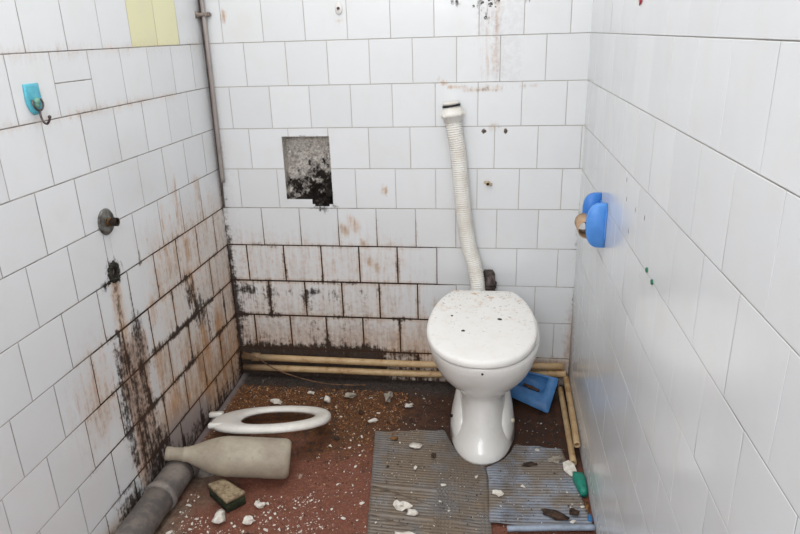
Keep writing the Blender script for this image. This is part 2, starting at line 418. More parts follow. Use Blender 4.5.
# ---------------------------------------------------------------- floor
def floor_mat():
    t = NT('dirty_red_floor'); p = t.pos(); pf = t.pos((1, .45, 1))
    xyz = t.n('ShaderNodeSeparateXYZ', i_0=p).outputs
    n1 = t.noise(p, 5, 5, .65); n2 = t.noise(p, 45, 6, .75); n3 = t.noise(p, 160, 4, .8); n4 = t.noise(pf, 13, 6, .7)
    red = t.mix(t.rng(n2, .35, .65), lin((104, 56, 40)), lin((134, 82, 64)))
    red = t.mix(t.rng(n3, .52, .72, 0, .75), red, lin((176, 136, 116)))
    soil = t.mix(t.rng(n2, .40, .58), lin((48, 32, 24)), lin((112, 70, 40)))
    soil = t.mix(t.rng(n3, .55, .7, 0, .8), soil, lin((156, 112, 66)))
    # soil lies towards the back wall, bare red floor in the front
    back = t.rng(t.math('ADD', xyz[1], t.math('MULTIPLY', t.math('SUBTRACT', n1, .5), .7)), -.55, -.40)
    c = t.mix(back, red, soil)
    dark_floor = t.math('MULTIPLY', t.rng(t.math('ADD', xyz[0], t.math('MULTIPLY', t.math('SUBTRACT', n1, .5), .3)), .60, .80), t.rng(xyz[1], -.60, -.45))  # floor turns darker brown to the right and back, around the toilet
    c = t.mix(t.math('MULTIPLY', dark_floor, .8), c, t.mix(t.rng(n2, .4, .6), lin((52, 34, 28)), lin((84, 56, 42))))
    # dark mud along the back wall and corner
    edge = t.rng(t.math('ADD', xyz[1], t.math('MULTIPLY', t.math('SUBTRACT', n4, .5), .16)), -.13, -.06)
    c = t.mix(edge, c, t.mix(t.rng(n3, .4, .65), lin((34, 27, 25)), lin((86, 76, 70))))
    # grey grime on the left by the wall
    lf = t.rng(t.math('ADD', xyz[0], t.math('MULTIPLY', t.math('SUBTRACT', n1, .5), .45)), .24, .10)
    lf = t.math('MULTIPLY', lf, t.rng(xyz[1], -.40, -.62))
    c = t.mix(t.math('MULTIPLY', lf, .8), c, t.mix(t.rng(n2, .38, .6), lin((88, 74, 60)), lin((138, 124, 108))))
    c = t.mix(t.rng(n4, .66, .74, 0, .9), c, lin((206, 190, 172)))
    le = t.rng(t.math('ADD', xyz[0], t.math('MULTIPLY', t.math('SUBTRACT', n4, .5), .05)), .035, .012)
    c = t.mix(t.math('MULTIPLY', le, .8), c, lin((138, 128, 128)))
    t.set(Base_Color=c, Roughness=t.rng(n2, .4, .6, .55, .9))
    t.bump(t.math('ADD', n2, t.math('MULTIPLY', n3, .6)), .8, .006); return t.m
bm = bmesh.new()
nx_, ny_ = 90, 150
def fl(u, v):
    x = -.0+W*u; y = YF+(-YF)*v
    h = .004*nz(x, y, 0, 8)+.0025*nz(x, y, 0, 30)
    h += .012*ss(-.10, -.02, y)                                    # silt at the foot of the back wall
    flat = ss(.55, .62, x)*ss(-.30, -.36, y)                       # flat below the mats
    return (x, y, h*(1-flat)-.004)
grid_face(bm, fl, nx_, ny_)
floor = struct(link('floor', bm, floor_mat()))
struct_box('masonry', (-E_, YF, -.12), (W+E_, E_, -.012), M['masonry'], floor)

# ---------------------------------------------------------------- toilet
def ceramic(name, spots):
    t = NT(name); p = t.pos()
    n1 = t.noise(p, 14, 5, .7); n2 = t.noise(p, 90, 4, .8)
    c = t.mix(t.rng(n1, .5, .8, 0, .5), lin((240, 238, 234)), lin((222, 214, 202)))
    if spots:
        xyz = t.n('ShaderNodeSeparateXYZ', i_0=p).outputs
        # rusty grime near the hinge end and scattered specks
        w = t.rng(xyz[1], -.42, -.15)
        c = t.mix(t.math('MULTIPLY', t.rng(t.noise(p, 30, 5, .7), .56, .70), w), c, lin((196, 152, 104)))
        c = t.mix(t.math('MULTIPLY', t.rng(t.noise(p, 75, 4, .7), .60, .68), t.rng(xyz[1], -.50, -.18, .15, 1)), c, lin((110, 92, 78)))
        c = t.mix(t.rng(n2, .70, .76), c, lin((84, 80, 70)))
    else:
        c = t.mix(t.rng(n2, .68, .76, 0, .6), c, lin((150, 136, 118)))
    t.set(Base_Color=c, Roughness=.42 if spots else .14); return t.m
M['ceramic'] = ceramic('toilet_ceramic', False); M['lid'] = ceramic('lid_plastic', True)
toilet = thing('toilet', 'white ceramic floor toilet with its speckled lid closed', 'toilet', (1.02, -.3, 0))
TX = 1.02
def ringpts(cx, yb, yf, hw, z, n=40, sqb=.55, sqf=.95, bh=None):
    """egg outline: rounded front at yf, squarer back at yb; hw half width."""
    ym = yb+(yf-yb)*.42; out = []
    for k in range(n):
        a = 2*math.pi*k/n; s, c = math.sin(a), math.cos(a)
        if s >= 0:   # back half
            e = sqb; y = ym+(yb-ym)*(abs(s)**e)
            x = hw*math.copysign(abs(c)**e, c)
        else:
            e = sqf; y = ym+(yf-ym)*(abs(s)**e)
            x = hw*math.copysign(abs(c)**e, c)
        out.append((cx+x, y, z))
    return out
def bowl_rings():
    S = [(0.000, -.17, -.528, .108), (.012, -.17, -.530, .110), (.035, -.17, -.515, .104), (.07, -.165, -.49, .092), (.11, -.155, -.468, .083), (.15, -.145, -.452, .080),
         (.185, -.11, -.448, .084), (.205, -.105, -.455, .096), (.225, -.09, -.478, .116), (.255, -.095, -.512, .142), (.29, -.10, -.548, .163), (.33, -.10, -.578, .177), (.365, -.10, -.594, .185), (.385, -.10, -.600, .188), (.396, -.102, -.598, .186), (.400, -.108, -.592, .180)]
    return [ringpts(TX, yb, yf, hw, z, sqb=.6, sqf=.9) for z, yb, yf, hw in S]
bm = bmesh.new(); R_ = bowl_rings()
inner = [ringpts(TX, yb, yf, hw, z, sqb=.7, sqf=.95) for z, yb, yf, hw in ((.400, -.17, -.55, .135), (.39, -.175, -.545, .13), (.32, -.20, -.50, .11), (.24, -.25, -.42, .06), (.22, -.28, -.38, .02))]
loft(bm, R_+inner, True, True)
o = link('bowl', bm, M['ceramic'], toilet, loc=(-1.02, .3, 0))
o['label'] = 'white glazed bowl and pedestal'
# mounting flanges beside the pedestal
for s in (-1, 1):
    bm = bmesh.new()
    rings = []
    for z, ex, yy0, yy1 in ((0, .116, -.44, -.19), (.05, .114, -.435, -.19), (.09, .108, -.42, -.185), (.12, .100, -.39, -.16), (.145, .088, -.34, -.19)):
        r = []
        for k in range(16):
            a = 2*math.pi*k/16
            r.append((TX+s*(.03+(ex-.03)*(.5+.5*math.cos(a)) if True else 0), (yy0+yy1)/2+(yy1-yy0)/2*math.sin(a), z))
        rings.append(r)
    loft(bm, rings)
    link('mounting_flange', bm, M['ceramic'], toilet, loc=(-1.02, .3, 0))
    bm = bmesh.new()
    yb = -.275 if s < 0 else -.285
    if s > 0: bmesh.ops.create_uvsphere(bm, u_segments=14, v_segments=8, radius=.0085, matrix=Matrix.Translation((TX+s*.103, yb-.085, .078)))
    else: bmesh.ops.create_cone(bm, cap_ends=True, segments=14, radius1=.0055, radius2=.0055, depth=.03, matrix=Matrix.Translation((TX+s*.098, yb-.085, .078)) @ Matrix.Rotation(math.pi/2, 4, 'Y'))
    if s > 0: link('bolt_cap', bm, simple('bolt_cap', (222, 212, 190), .4), toilet, loc=(-1.02, .3, 0))['label'] = 'round beige bolt cap'
    else: link('bolt_hole', bm, simple('bolt_hole', (30, 24, 20), .8), toilet, loc=(-1.02, .3, 0))['label'] = 'empty dark bolt hole'
# lid
def lid_ring(grow, dz):
    pts = []
    hw = .181+grow; yf = -.612-grow; yb = -.115+grow; ym = -.375
    n = 56
    for k in range(n):
        a = 2*math.pi*k/n; s, c = math.sin(a), math.cos(a)
        if s >= 0:
            y = ym+(yb-ym)*min(1, 1.16*s)
            x = hw*math.copysign(abs(c)**.80, c)
            if 1.16*s > 1: pass
        else:
            y = ym+(yf-ym)*abs(s)**.93; x = hw*math.copysign(abs(c)**.93, c)
        z = .410+(y+.62)/.5*.035+dz
        pts.append((1.013+x, y, z))
    return pts
bm = bmesh.new()
loft(bm, [lid_ring(-.012, -.004), lid_ring(-.002, -.006), lid_ring(.0, -.002), lid_ring(-.0005, .010), lid_ring(-.004, .0155), lid_ring(-.012, .018), lid_ring(-.05, .0195), lid_ring(-.10, .020)])
lid = link('lid', bm, M['lid'], toilet, loc=(-1.02, .3, 0)); lid['label'] = 'closed white lid with rusty specks'
bm = bmesh.new()
for sx in (-.075, .075):
    bm = bmesh.new()
    tube(bm, [(1.02+sx-.018, -.125, .418), (1.02+sx+.018, -.125, .418)], .009, 12)
    tube(bm, [(1.02+sx, -.125, .396), (1.02+sx, -.125, .418)], .007, 10)
    link('hinge', bm, M['lid'], lid)
# flush inlet spigot and drain outlet at the back
bm = bmesh.new(); tube(bm, [(1.0, -.11, .34), (1.0, -.075, .34)], .034, 20)
link('flush_inlet', bm, M['ceramic'], toilet, loc=(-1.02, .3, 0)); bm = bmesh.new()
tube(bm, [(TX, -.10, .14), (TX, -.0015, .14)], .045, 20)
link('outlet', bm, M['ceramic'], toilet, loc=(-1.02, .3, 0))
# grime crumbs lying on the lid
M['dark_speck'] = simple('dark_speck', (52, 58, 44), .8, col2=(30, 30, 24), scale=200)
for (x, y, r, lab) in ((1.072, -.345, .0075, 'dark green speck on right half of toilet lid'), (.955, -.43, .006, 'small black speck on left half of toilet lid'), (.912, -.33, .0045, 'tiny dark speck nearest the left rim of the toilet lid')):
    bm = bmesh.new(); z = .410+(y+.62)/.5*.035+.0205
    blob(bm, (0, 0, 0), r, (1, .8, .35), amp=.6, seed=x*9)
    tag(link('grime_speck', bm, M['dark_speck'], loc=(x, y, z+.001)), lab, 'dirt speck')
bm = bmesh.new(); blob(bm, (0, 0, 0), .004, (1, .3, 1), amp=.4)
tag(link('grime_speck', bm, M['dark_speck'], loc=(1.02, -.6003, .382)), 'black speck on the front of the toilet bowl rim', 'dirt speck')

# ---------------------------------------------------------------- corrugated flush hose
M['hose'] = simple('flush_hose_plastic', (236, 234, 228), .45, col2=(222, 216, 206), scale=14)
hose = thing('flush_hose', 'white corrugated flush hose leaning up the wall behind the toilet', 'hose', (.99, -.05, .4))
hp = [(.8995, -.038, 1.068), (.9065, -.040, 1.014), (.916, -.040, .961), (.927, -.040, .853), (.939, -.040, .723), (.955, -.042, .615), (.978, -.047, .534), (.990, -.058, .47), (.995, -.067, .41), (1.0, -.074, .375)]
cp = catmull(hp, 40); L_ = [0]
for a, b in zip(cp, cp[1:]): L_.append(L_[-1]+(b-a).length)
N = int(L_[-1]/.00175); pts = []; j = 0
for i in range(N+1):
    s = L_[-1]*i/N
    while j < len(cp)-2 and L_[j+1] < s: j += 1
    t = (s-L_[j])/max(1e-9, L_[j+1]-L_[j]); pts.append(cp[j].lerp(cp[j+1], t))
rad = [.0270+.0022*math.cos(i*.00175/.0078*2*math.pi) for i in range(len(pts))]
bm = bmesh.new(); tube(bm, pts, rad, 20); link('corrugated_hose', bm, M['hose'], hose, loc=(-.99, .05, -.4))
d0 = (Vector(hp[0])-Vector(hp[1])).normalized(); b0 = Vector(hp[0])
def prof(bm, base, d, pr, seg=28): tube(bm, [base+d*q[0] for q in pr], [q[1] for q in pr], seg)
bm = bmesh.new(); prof(bm, b0, d0, [(-.008, .029), (-.007, .0335), (.010, .034), (.0105, .039), (.024, .0400), (.025, .0365), (.037, .036), (.0372, .030), (.044, .030)])
link('collar', bm, M['hose'], hose, loc=(-.99, .05, -.4))
for k in range(8):
    a = k*math.pi/4; fr = frames([b0, b0+d0])[0]
    c = b0+d0*.017+(fr[1]*math.cos(a)+fr[2]*math.sin(a))*.0395
    bm = bmesh.new(); box(bm, c, (.006, .006, .010), bev=.001); link('grip_rib', bm, M['hose'], hose, loc=(-.99, .05, -.4))
bm = bmesh.new(); prof(bm, b0, d0, [(.0441, .0285), (.0442, .0320), (.0500, .0320), (.0501, .0285)])
link('rubber_gasket', bm, simple('black_rubber', (24, 26, 30), .5), hose, loc=(-.99, .05, -.4))['label'] = 'black rubber sealing ring'
bm = bmesh.new(); prof(bm, b0, d0, [(.0511, .0285), (.0580, .0285), (.0605, .0265)])
link('end_cap', bm, M['hose'], hose, loc=(-.99, .05, -.4))

# dark rubber sleeve behind the lid
M['rust_dark'] = simple('dark_rusty_rubber', (52, 42, 40), .7, col2=(112, 98, 92), scale=60, bump=.5, sc=(1, 1, .35))
st = thing('pipe_sleeve', 'dark grimy pipe stub hanging from the wall just right of the hose', 'pipe', (1.035, 0, .48))
bm = bmesh.new(); tube(bm, catmull([(0, -.001, .0), (0, -.02, .0), (0, -.034, -.012), (0.001, -.038, -.035), (.002, -.038, -.11)], 6), .022, 18, hollow=.004)
link('bent_pipe', bm, M['rust_dark'], st)
bm = bmesh.new()
for zc, r in ((-.022, .0275), (-.034, .0262)):
    tube(bm, [(.001, -.037, zc-.004), (.001, -.037, zc+.004)], r, 18)
blob(bm, (-.004, -.024, .012), .023, (1.0, .9, .62), amp=.6, seed=3)
link('clamp_ring', bm, simple('clamp_dark', (44, 36, 34), .7, col2=(86, 74, 68), scale=90), st)

# ---------------------------------------------------------------- supply pipes
def pipe_mat(name, a, b, c):
    t = NT(name); p = t.pos(); n = t.noise(p, 22, 6, .7); n2 = t.noise(p, 120, 4, .7)
    col = t.mix(t.rng(n, .35, .65), lin(a), lin(b)); col = t.mix(t.rng(n, .56, .68, 0, .8), col, lin(c))
    xx = t.n('ShaderNodeSeparateXYZ', i_0=p).outputs[0]
    t.put(t.b.inputs['Base Color'], t.mix(t.math('MULTIPLY', t.rng(t.math('ADD', xx, t.math('MULTIPLY', t.math('SUBTRACT', n, .5), .3)), .22, .02), .85), col, lin((66, 48, 38))))
    t.set(Roughness=.5); t.bump(n2, .2, .002); return t.m
M['pipe'] = pipe_mat('cream_painted_pipe', (204, 178, 138), (180, 144, 100), (134, 84, 48))
M['dark_in'] = simple('pipe_inside', (28, 20, 16), .9)
def pipe_thing(name, label, pts, r, mats, hollow=.003, coupl=(), mat=None, seg=20):
    base = Vector(pts[0]); t = thing(name, label, 'pipe', base)
    bm = bmesh.new(); tube(bm, pts, r, seg, hollow=hollow); link('tube', bm, mats, t, loc=-base)
    for (a, b, rr) in coupl:
        bm = bmesh.new(); a = Vector(a); b = Vector(b); d = (b-a)
        tube(bm, [a, a+d*.06, b-d*.06, b], [rr*.93, rr, rr, rr*.93], seg); link('coupling', bm, mats, t, loc=-base)
    return t
YP = -.032
pipe_thing('supply_pipe', 'upper of the two cream pipes along the foot of the back wall', catmull([(.02, YP, .104), (.4, YP, .101), (.8, YP, .100), (1.1, YP, .108), (1.325, YP+.004, .113)], 6), .0135, M['pipe'], coupl=(((.06, YP, .104), (.095, YP, .104), .018),))
RB = catmull([(1.339, -.040, .070), (1.3385, -.13, .068), (1.3375, -.27, .060), (1.3365, -.40, .052), (1.336, -.452, .048)], 5)
pipe_thing('supply_pipe', 'lower of the two cream pipes along the foot of the back wall', catmull([(.02, YP-.002, .056), (.4, YP, .056), (.8, YP, .057), (1.1, YP, .070), (1.322, YP, .083)], 6), .0135, M['pipe'], coupl=(((1.270, YP, .080), (1.292, YP, .0815), .0150), ((1.30, YP, .082), (1.338, YP, .084), .0150)))
pipe_thing('supply_pipe', 'cream pipe along the right wall, the shorter and upper one', RB, .0115, M['pipe'])
pipe_thing('supply_pipe', 'cream pipe along the right wall, the longer and lower one', catmull([(1.318, -.056, .030), (1.319, -.2, .026), (1.320, -.36, .020), (1.320, -.508, .016)], 6), .0105, M['pipe'])
# thin wire in front of the pipes
M['wire'] = simple('rusty_wire', (120, 88, 58), .7, col2=(60, 44, 34), scale=60)
bm = bmesh.new(); tube(bm, catmull([(.03, -.05, .135), (.10, -.058, .11), (.17, -.075, .075), (.28, -.08, .040), (.40, -.085, .022), (.55, -.075, .018)], 8), .0028, 8)
tag(origin_to(link('wire', bm, M['wire']), (.03, -.05, .1)), 'thin rusty wire sagging across the pipes in the back left corner', 'wire')

# vertical conduit in the left corner
M['conduit'] = simple('grey_conduit', (172, 164, 160), .45, col2=(120, 108, 102), scale=10, sc=(1, 1, .3), lo=.35, hi=.7)
cond = thing('conduit_pipe', 'thin grey pipe running up the back left corner of the room', 'pipe', (.024, -.026, .82))
bm = bmesh.new(); tube(bm, catmull([(.022, -.020, .84), (.023, -.021, .95), (.026, -.022, 1.2), (.027, -.022, 1.44), (.026, -.022, 1.62)], 6), .0075, 14)
link('tube', bm, M['conduit'], cond, loc=(-.024, .026, -.82))
bm = bmesh.new(); tube(bm, catmull([(.010, -.012, .74), (.011, -.012, .9), (.012, -.012, 1.1), (.011, -.012, 1.62)], 6), .0045, 10)
link('cable', bm, simple('dark_cable', (96, 86, 82), .7, col2=(60, 50, 46), scale=20), cond, loc=(-.024, .026, -.82))
bm = bmesh.new()
box(bm, (.021, -.018, 1.437), (.042, .030, .012), bev=.003)
tube(bm, [(.004, -.040, 1.437), (.004, -.012, 1.437)], .011, 12)
tube(bm, [(.043, -.012, 1.437), (.043, -.024, 1.437)], .008, 12)
link('clamp_bracket', bm, simple('bracket', (150, 138, 130), .5, col2=(84, 72, 66), scale=70), cond, loc=(-.024, .026, -.82))

# ---------------------------------------------------------------- drain pipe at left
M['drain'] = simple('dusty_grey_drain', (112, 106, 104), .7, col2=(140, 130, 122), scale=26, bump=.3, lo=.42, hi=.6)
dr = thing('drain_pipe', 'fat grey drain pipe along the foot of the left wall', 'drain pipe', (.054, -1.2, .0))
bm = bmesh.new(); tube(bm, [(.054, -1.75, .047), (.054, -.83, .047)], .046, 28, hollow=.004); link('tube', bm, M['drain'], dr, loc=(-.054, 1.2, 0))
bm = bmesh.new(); tube(bm, [(.056, -.850, .049), (.056, -.846, .055-.006), (.056, -.834, .049), (.056, -.830, .049), (.057, -.74, .049), (.058, -.705, .050)], [.049, .0525, .0525, .0475, .0475, .047], 28)
link('socket', bm, M['drain'], dr, loc=(-.054, 1.2, 0))
bm = bmesh.new(); tube(bm, catmull([(.058, -.716, .050), (.060, -.69, .050), (.068, -.66, .047), (.082, -.64, .038), (.10, -.63, .02), (.11, -.627, -.012)], 5), .0475, 28)
link('elbow', bm, M['drain'], dr, loc=(-.054, 1.2, 0))
bm = bmesh.new(); tube(bm, [(.0568, -.722, .050), (.0572, -.714, .050)], .0495, 28); link('joint_ring', bm, simple('joint_dark', (70, 62, 60), .8), dr, loc=(-.054, 1.2, 0))

# ---------------------------------------------------------------- plastic bottle
def bottle_mat():
    t = NT('dirty_bottle_plastic'); p = t.pos(obj=True); n = t.noise(p, 12, 6, .7); n2 = t.noise(p, 60, 5, .75)
    c = t.mix(t.rng(n, .35, .7), lin((180, 170, 152)), lin((150, 138, 122)))
    c = t.mix(t.rng(n2, .60, .72, 0, .55), c, lin((92, 76, 60)))
    t.set(Base_Color=c, Roughness=.5); t.b.inputs['Specular IOR Level'].default_value = .35; return t.m
M['bottle'] = bottle_mat()
bt = thing('plastic_bottle', 'large dirty cream plastic bottle lying on its side by the left wall', 'bottle', (.25, -.62, 0))
pa, pb = Vector((.034, -.735, .128)), Vector((.405, -.640, .064)); ax = (pb-pa); LB = ax.length; ax.normalize()
prf = [(0, .014), (.0, .0195), (.012, .0200), (.050, .0205), (.052, .0235), (.058, .0240), (.066, .0235), (.085, .031), (.11, .042), (.14, .0535), (.165, .0600), (.19, .0635), (.25, .0640), (.33, .0640), (LB-.018, .0640), (LB-.006, .0600), (LB, .0520), (LB-.004, .03), (LB-.006, .0)]
fr = frames([pa, pb]); A_, U_ = fr[0][1], fr[0][2]
bm = bmesh.new(); rings = []
for s, r in prf:
    r = max(r, .0005); c = pa+ax*s
    rings.append([c+(A_*math.cos(2*math.pi*k/32)*1.0+U_*math.sin(2*math.pi*k/32)*1.0)*r*(1+.01*nz(s*30, k*.4)) for k in range(32)])
loft(bm, rings)
link('body', bm, M['bottle'], bt, loc=(-.25, .62, 0))
bm = bmesh.new()
tube(bm, [pa-ax*.001, pa+ax*.0, pa+ax*.016, pa+ax*.018], [.0195, .0215, .0218, .0205], 28)
link('neck_ring', bm, M['bottle'], bt, loc=(-.25, .62, 0))

# ---------------------------------------------------------------- loose toilet seat
def seat_mat():
    t = NT('seat_plastic'); p = t.pos(obj=True); n = t.noise(p, 9, 5, .7); n2 = t.noise(p, 70, 4, .8)
    c = t.mix(t.rng(n, .45, .75, 0, .7), lin((238, 236, 230)), lin((206, 200, 188)))
    c = t.mix(t.rng(n2, .68, .76, 0, .8), c, lin((110, 90, 66)))
    t.set(Base_Color=c, Roughness=.35); return t.m
M['seat'] = seat_mat()
# local frame: X towards the round front, Y across, Z up; placed by three measured points
front = Vector((.487, -.415, .080)); rear = Vector((.072, -.476, .078)); near = Vector((.315, -.590, .137)); far = Vector((.262, -.285, .030))
Xd = (front-rear).normalized(); Yd = (far-near); Yd = (Yd-Xd*Yd.dot(Xd)).normalized(); Zd = Xd.cross(Yd)
Cn = (near+far)/2; Cn = Cn+Xd*((front+rear)/2-Cn).dot(Xd)
hl = (front-rear).length/2; hwid = (far-near).length/2
def seat_pt(a, k, h):    # k 0 inner .. 1 outer
    c, s = math.cos(a), math.sin(a)
    ox = hl*math.copysign(abs(c)**(.92 if c > 0 else .75), c); oy = hwid*math.copysign(abs(s)**.9, s)
    if c < 0: oy *= 1-.10*abs(c)
    ix = (hl-.055)*c if c > 0 else (hl-.105)*math.copysign(abs(c)**.9, c); iy = (hwid-.052)*math.copysign(abs(s)**.95, s)
    x = ix+(ox-ix)*k; y = iy+(oy-iy)*k
    return Cn+Xd*x+Yd*y+Zd*h
sec = [(0, -.003), (.03, .004), (.25, .009), (.6, .010), (.85, .007), (.97, .001), (1, -.006), (.99, -.014), (.92, -.013), (.85, -.004), (.5, .002), (.12, -.002), (.03, -.009)]
seatT = thing('toilet_seat', 'loose white toilet seat ring lying tilted on the cream bottle', 'toilet seat', Cn)
bm = bmesh.new(); n = 72
vs = [[bm.verts.new(seat_pt(2*math.pi*i/n, k, h)-Cn) for k, h in sec] for i in range(n)]
for i in range(n):
    for j in range(len(sec)):
        bm.faces.new((vs[i][j], vs[(i+1) % n][j], vs[(i+1) % n][(j+1) % len(sec)], vs[i][(j+1) % len(sec)]))
link('ring', bm, M['seat'], seatT)
Rm = Matrix((Xd, Yd, Zd)).transposed()
for s in (-1, 1):
    bm = bmesh.new(); box(bm, Xd*(-hl+(-.010 if s > 0 else .034))+Yd*(s*.080)+Zd*.000, (.050, .032, .018), rot=Rm, bev=.006)
    link('hinge_lug', bm, M['seat'], seatT)

# ---------------------------------------------------------------- scouring sponge
M['sp_top'] = simple('dusty_sponge', (170, 152, 124), .95, col2=(120, 100, 76), scale=70, bump=.6)
M['sp_bot'] = simple('green_scourer', (50, 58, 32), .95, col2=(26, 28, 18), scale=90, bump=.6)
spg = thing('sponge', 'dusty tan sponge with a dark green scourer side, beside the bottle', 'sponge', (.237, -.789, 0), rot=(0, 0, -.12))
def slab(bm, quad, z0, z1):
    q = [Vector((x, y, 0)) for x, y in quad]; n = 10
    def P(u, v, z): return (q[0]*(1-u)*(1-v)+q[1]*u*(1-v)+q[2]*u*v+q[3]*(1-u)*v)+Vector((0, 0, z))
    g1 = [[None]*(n+1) for _ in range(n+1)]; g0 = [[None]*(n+1) for _ in range(n+1)]
    for j in range(n+1):
        for i in range(n+1):
            u, v = i/n, j/n; e = min(u, 1-u, v, 1-v); dz = -.004*max(0, 1-e*8)
            g1[j][i] = bm.verts.new(P(u, v, z1+dz+.0015*nz(u*6, v*6))); g0[j][i] = bm.verts.new(P(u, v, z0+.0008*nz(u*6, v*6, 3)))
    for j in range(n):
        for i in range(n):
            bm.faces.new((g1[j][i], g1[j][i+1], g1[j+1][i+1], g1[j+1][i])); bm.faces.new((g0[j][i], g0[j+1][i], g0[j+1][i+1], g0[j][i+1]))
    for i in range(n):
        for (a, b, c, d) in ((g1[0][i], g0[0][i], g0[0][i+1], g1[0][i+1]), (g1[n][i+1], g0[n][i+1], g0[n][i], g1[n][i]), (g1[i+1][0], g0[i+1][0], g0[i][0], g1[i][0]), (g1[i][n], g0[i][n], g0[i+1][n], g1[i+1][n])):
            bm.faces.new((a, b, c, d))
Q = [(x-.237, y+.775) for x, y in ((.170, -.758), (.268, -.818), (.304, -.765), (.205, -.722))]
bm = bmesh.new(); slab(bm, Q, .034, .050); link('foam', bm, M['sp_top'], spg)['label'] = 'tan foam top'
bm = bmesh.new(); slab(bm, [(x*.96, y*.96) for x, y in Q], .0, .0345); link('scourer', bm, M['sp_bot'], spg)['label'] = 'dark green scourer side'

# ---------------------------------------------------------------- blue plastic box behind the toilet
def blue_mat(name, a, b):
    t = NT(name); p = t.pos(obj=True); n = t.noise(p, 20, 6, .75)
    t.set(Base_Color=t.mix(t.rng(n, .35, .7), lin(a), lin(b)), Roughness=.42); return t.m
M['blue'] = blue_mat('blue_plastic', (82, 138, 196), (58, 108, 164))
bx = thing('plastic_box', 'blue open plastic box lying tipped behind the toilet on the right', 'box', (1.22, -.12, 0))
c_fr = Vector((1.262, -.200, .004)); c_br = Vector((1.306, -.095, .097)); c_fl = Vector((1.105, -.135, .040)); 
Ex = (c_fr-c_fl).normalized(); Ez = (c_br-c_fr); Ez = (Ez-Ex*Ez.dot(Ex)*.6)
c_bl = c_fl+(c_br-c_fr)*.8+(c_fr-c_fl)*.15
Nn = Ex.cross(Ez).normalized()
if Nn.y > 0: Nn = -Nn
def bl(u, v): # bilinear on the face plane
    return c_fl*(1-u)*(1-v)+c_fr*u*(1-v)+c_br*u*v+c_bl*(1-u)*v
bm = bmesh.new()
outer = [bl(0, 0), bl(1, 0), bl(1, 1), bl(0, 1)]
O0 = Vector((1.22, -.12, 0))
def ringq(u0, u1, v0, v1, d): 
    ps = []
    cr = .05
    for (u, v, su, sv) in ((u0, v0, 1, 1), (u1, v0, -1, 1), (u1, v1, -1, -1), (u0, v1, 1, -1)):
        seq = [(u, v+sv*cr), (u+su*cr*.3, v+sv*cr*.3), (u+su*cr, v)]
        if (su, sv) in ((-1, 1), (1, -1)): seq = seq[::-1]
        ps += seq
    return [bl(a, b)+Nn*d-O0 for a, b in ps]
loft(bm, [ringq(.08, .92, .32, .85, -.034), ringq(.0, 1, 0, 1, .0), ringq(.005, .995, .005, .995, .003), ringq(.06, .76, .44, .95, .003), ringq(.07, .75, .45, .94, -.0), ringq(.09, .73, .52, .88, -.029)], True, True)
link('shell', bm, M['blue'], bx)
bm = bmesh.new()
for i in range(7):
    c = bl(.25+.055*i, .60-.008*i)+Nn*(-.020)-O0; blob(bm, c, random.uniform(.006, .009), (1.2, .8, .7), amp=.8, seed=i)
tag(link('rubble', bm, simple('rubble_brown', (120, 88, 66), .9, col2=(80, 60, 48), scale=60), loc=O0), 'brown rubble lying inside the blue box', 'rubble')['kind'] = 'stuff'

# ---------------------------------------------------------------- toilet roll holder
M['blue2'] = blue_mat('holder_blue', (92, 156, 232), (72, 136, 216)); M['blue3'] = blue_mat('holder_blue_arm', (66, 134, 214), (52, 116, 196))
hd = thing('toilet_roll_holder', 'light blue plastic toilet roll holder on the right wall', 'toilet roll holder', (W, -.52, .84))
WX = W-.0035
def dplate(bm, y, th, zc, hz, px, x0=WX):
    n = 18; pr = [(x0, zc+hz)]
    for i in range(n+1):
        a = math.pi/2-math.pi*i/n
        pr.append((x0-.012-(px-.012)*abs(math.cos(a))**.75, zc+hz*math.copysign(abs(math.sin(a))**.8, math.sin(a))))
    pr.append((x0, zc-hz))
    r0 = [(x-W, y+.52, z-.84) for x, z in pr]; r1 = [(x-W, y+th+.52, z-.84) for x, z in pr]
    cx, cz = x0-px*.4-W, zc-.84
    sh = lambda r, dy: [((x-cx)*.93+cx, yy+dy, (z-cz)*.95+cz) if x < x0-W-1e-4 else (x, yy+dy, (z-cz)*.95+cz) for x, yy, z in r]
    loft(bm, [sh(r0, -.005), r0, r1, sh(r1, .003)])
bm = bmesh.new(); dplate(bm, -.570, .012, .842, .063, .053); link('side_plate', bm, M['blue2'], hd)
bm = bmesh.new(); dplate(bm, -.463, .010, .857, .052, .050); link('side_plate', bm, M['blue3'], hd)
bm = bmesh.new(); box(bm, (-.0055, 0, .008), (.004, .115, .085), bev=.0015); link('back_plate', bm, M['blue2'], hd)
bm = bmesh.new(); tube(bm, [(-.040, -.045, .008), (-.040, .06, .008)], .006, 12); link('rod', bm, M['blue2'], hd)
M['card'] = simple('cardboard', (186, 156, 126), .9, col2=(168, 136, 106), scale=40)
bm = bmesh.new(); tube(bm, [(0, -.045, 0), (0, .043, 0)], .026, 28, hollow=.0014)
tag(link('cardboard_tube', bm, M['card'], loc=(1.305, -.508, .825)), 'empty brown cardboard roll core hanging in the blue holder', 'roll core')

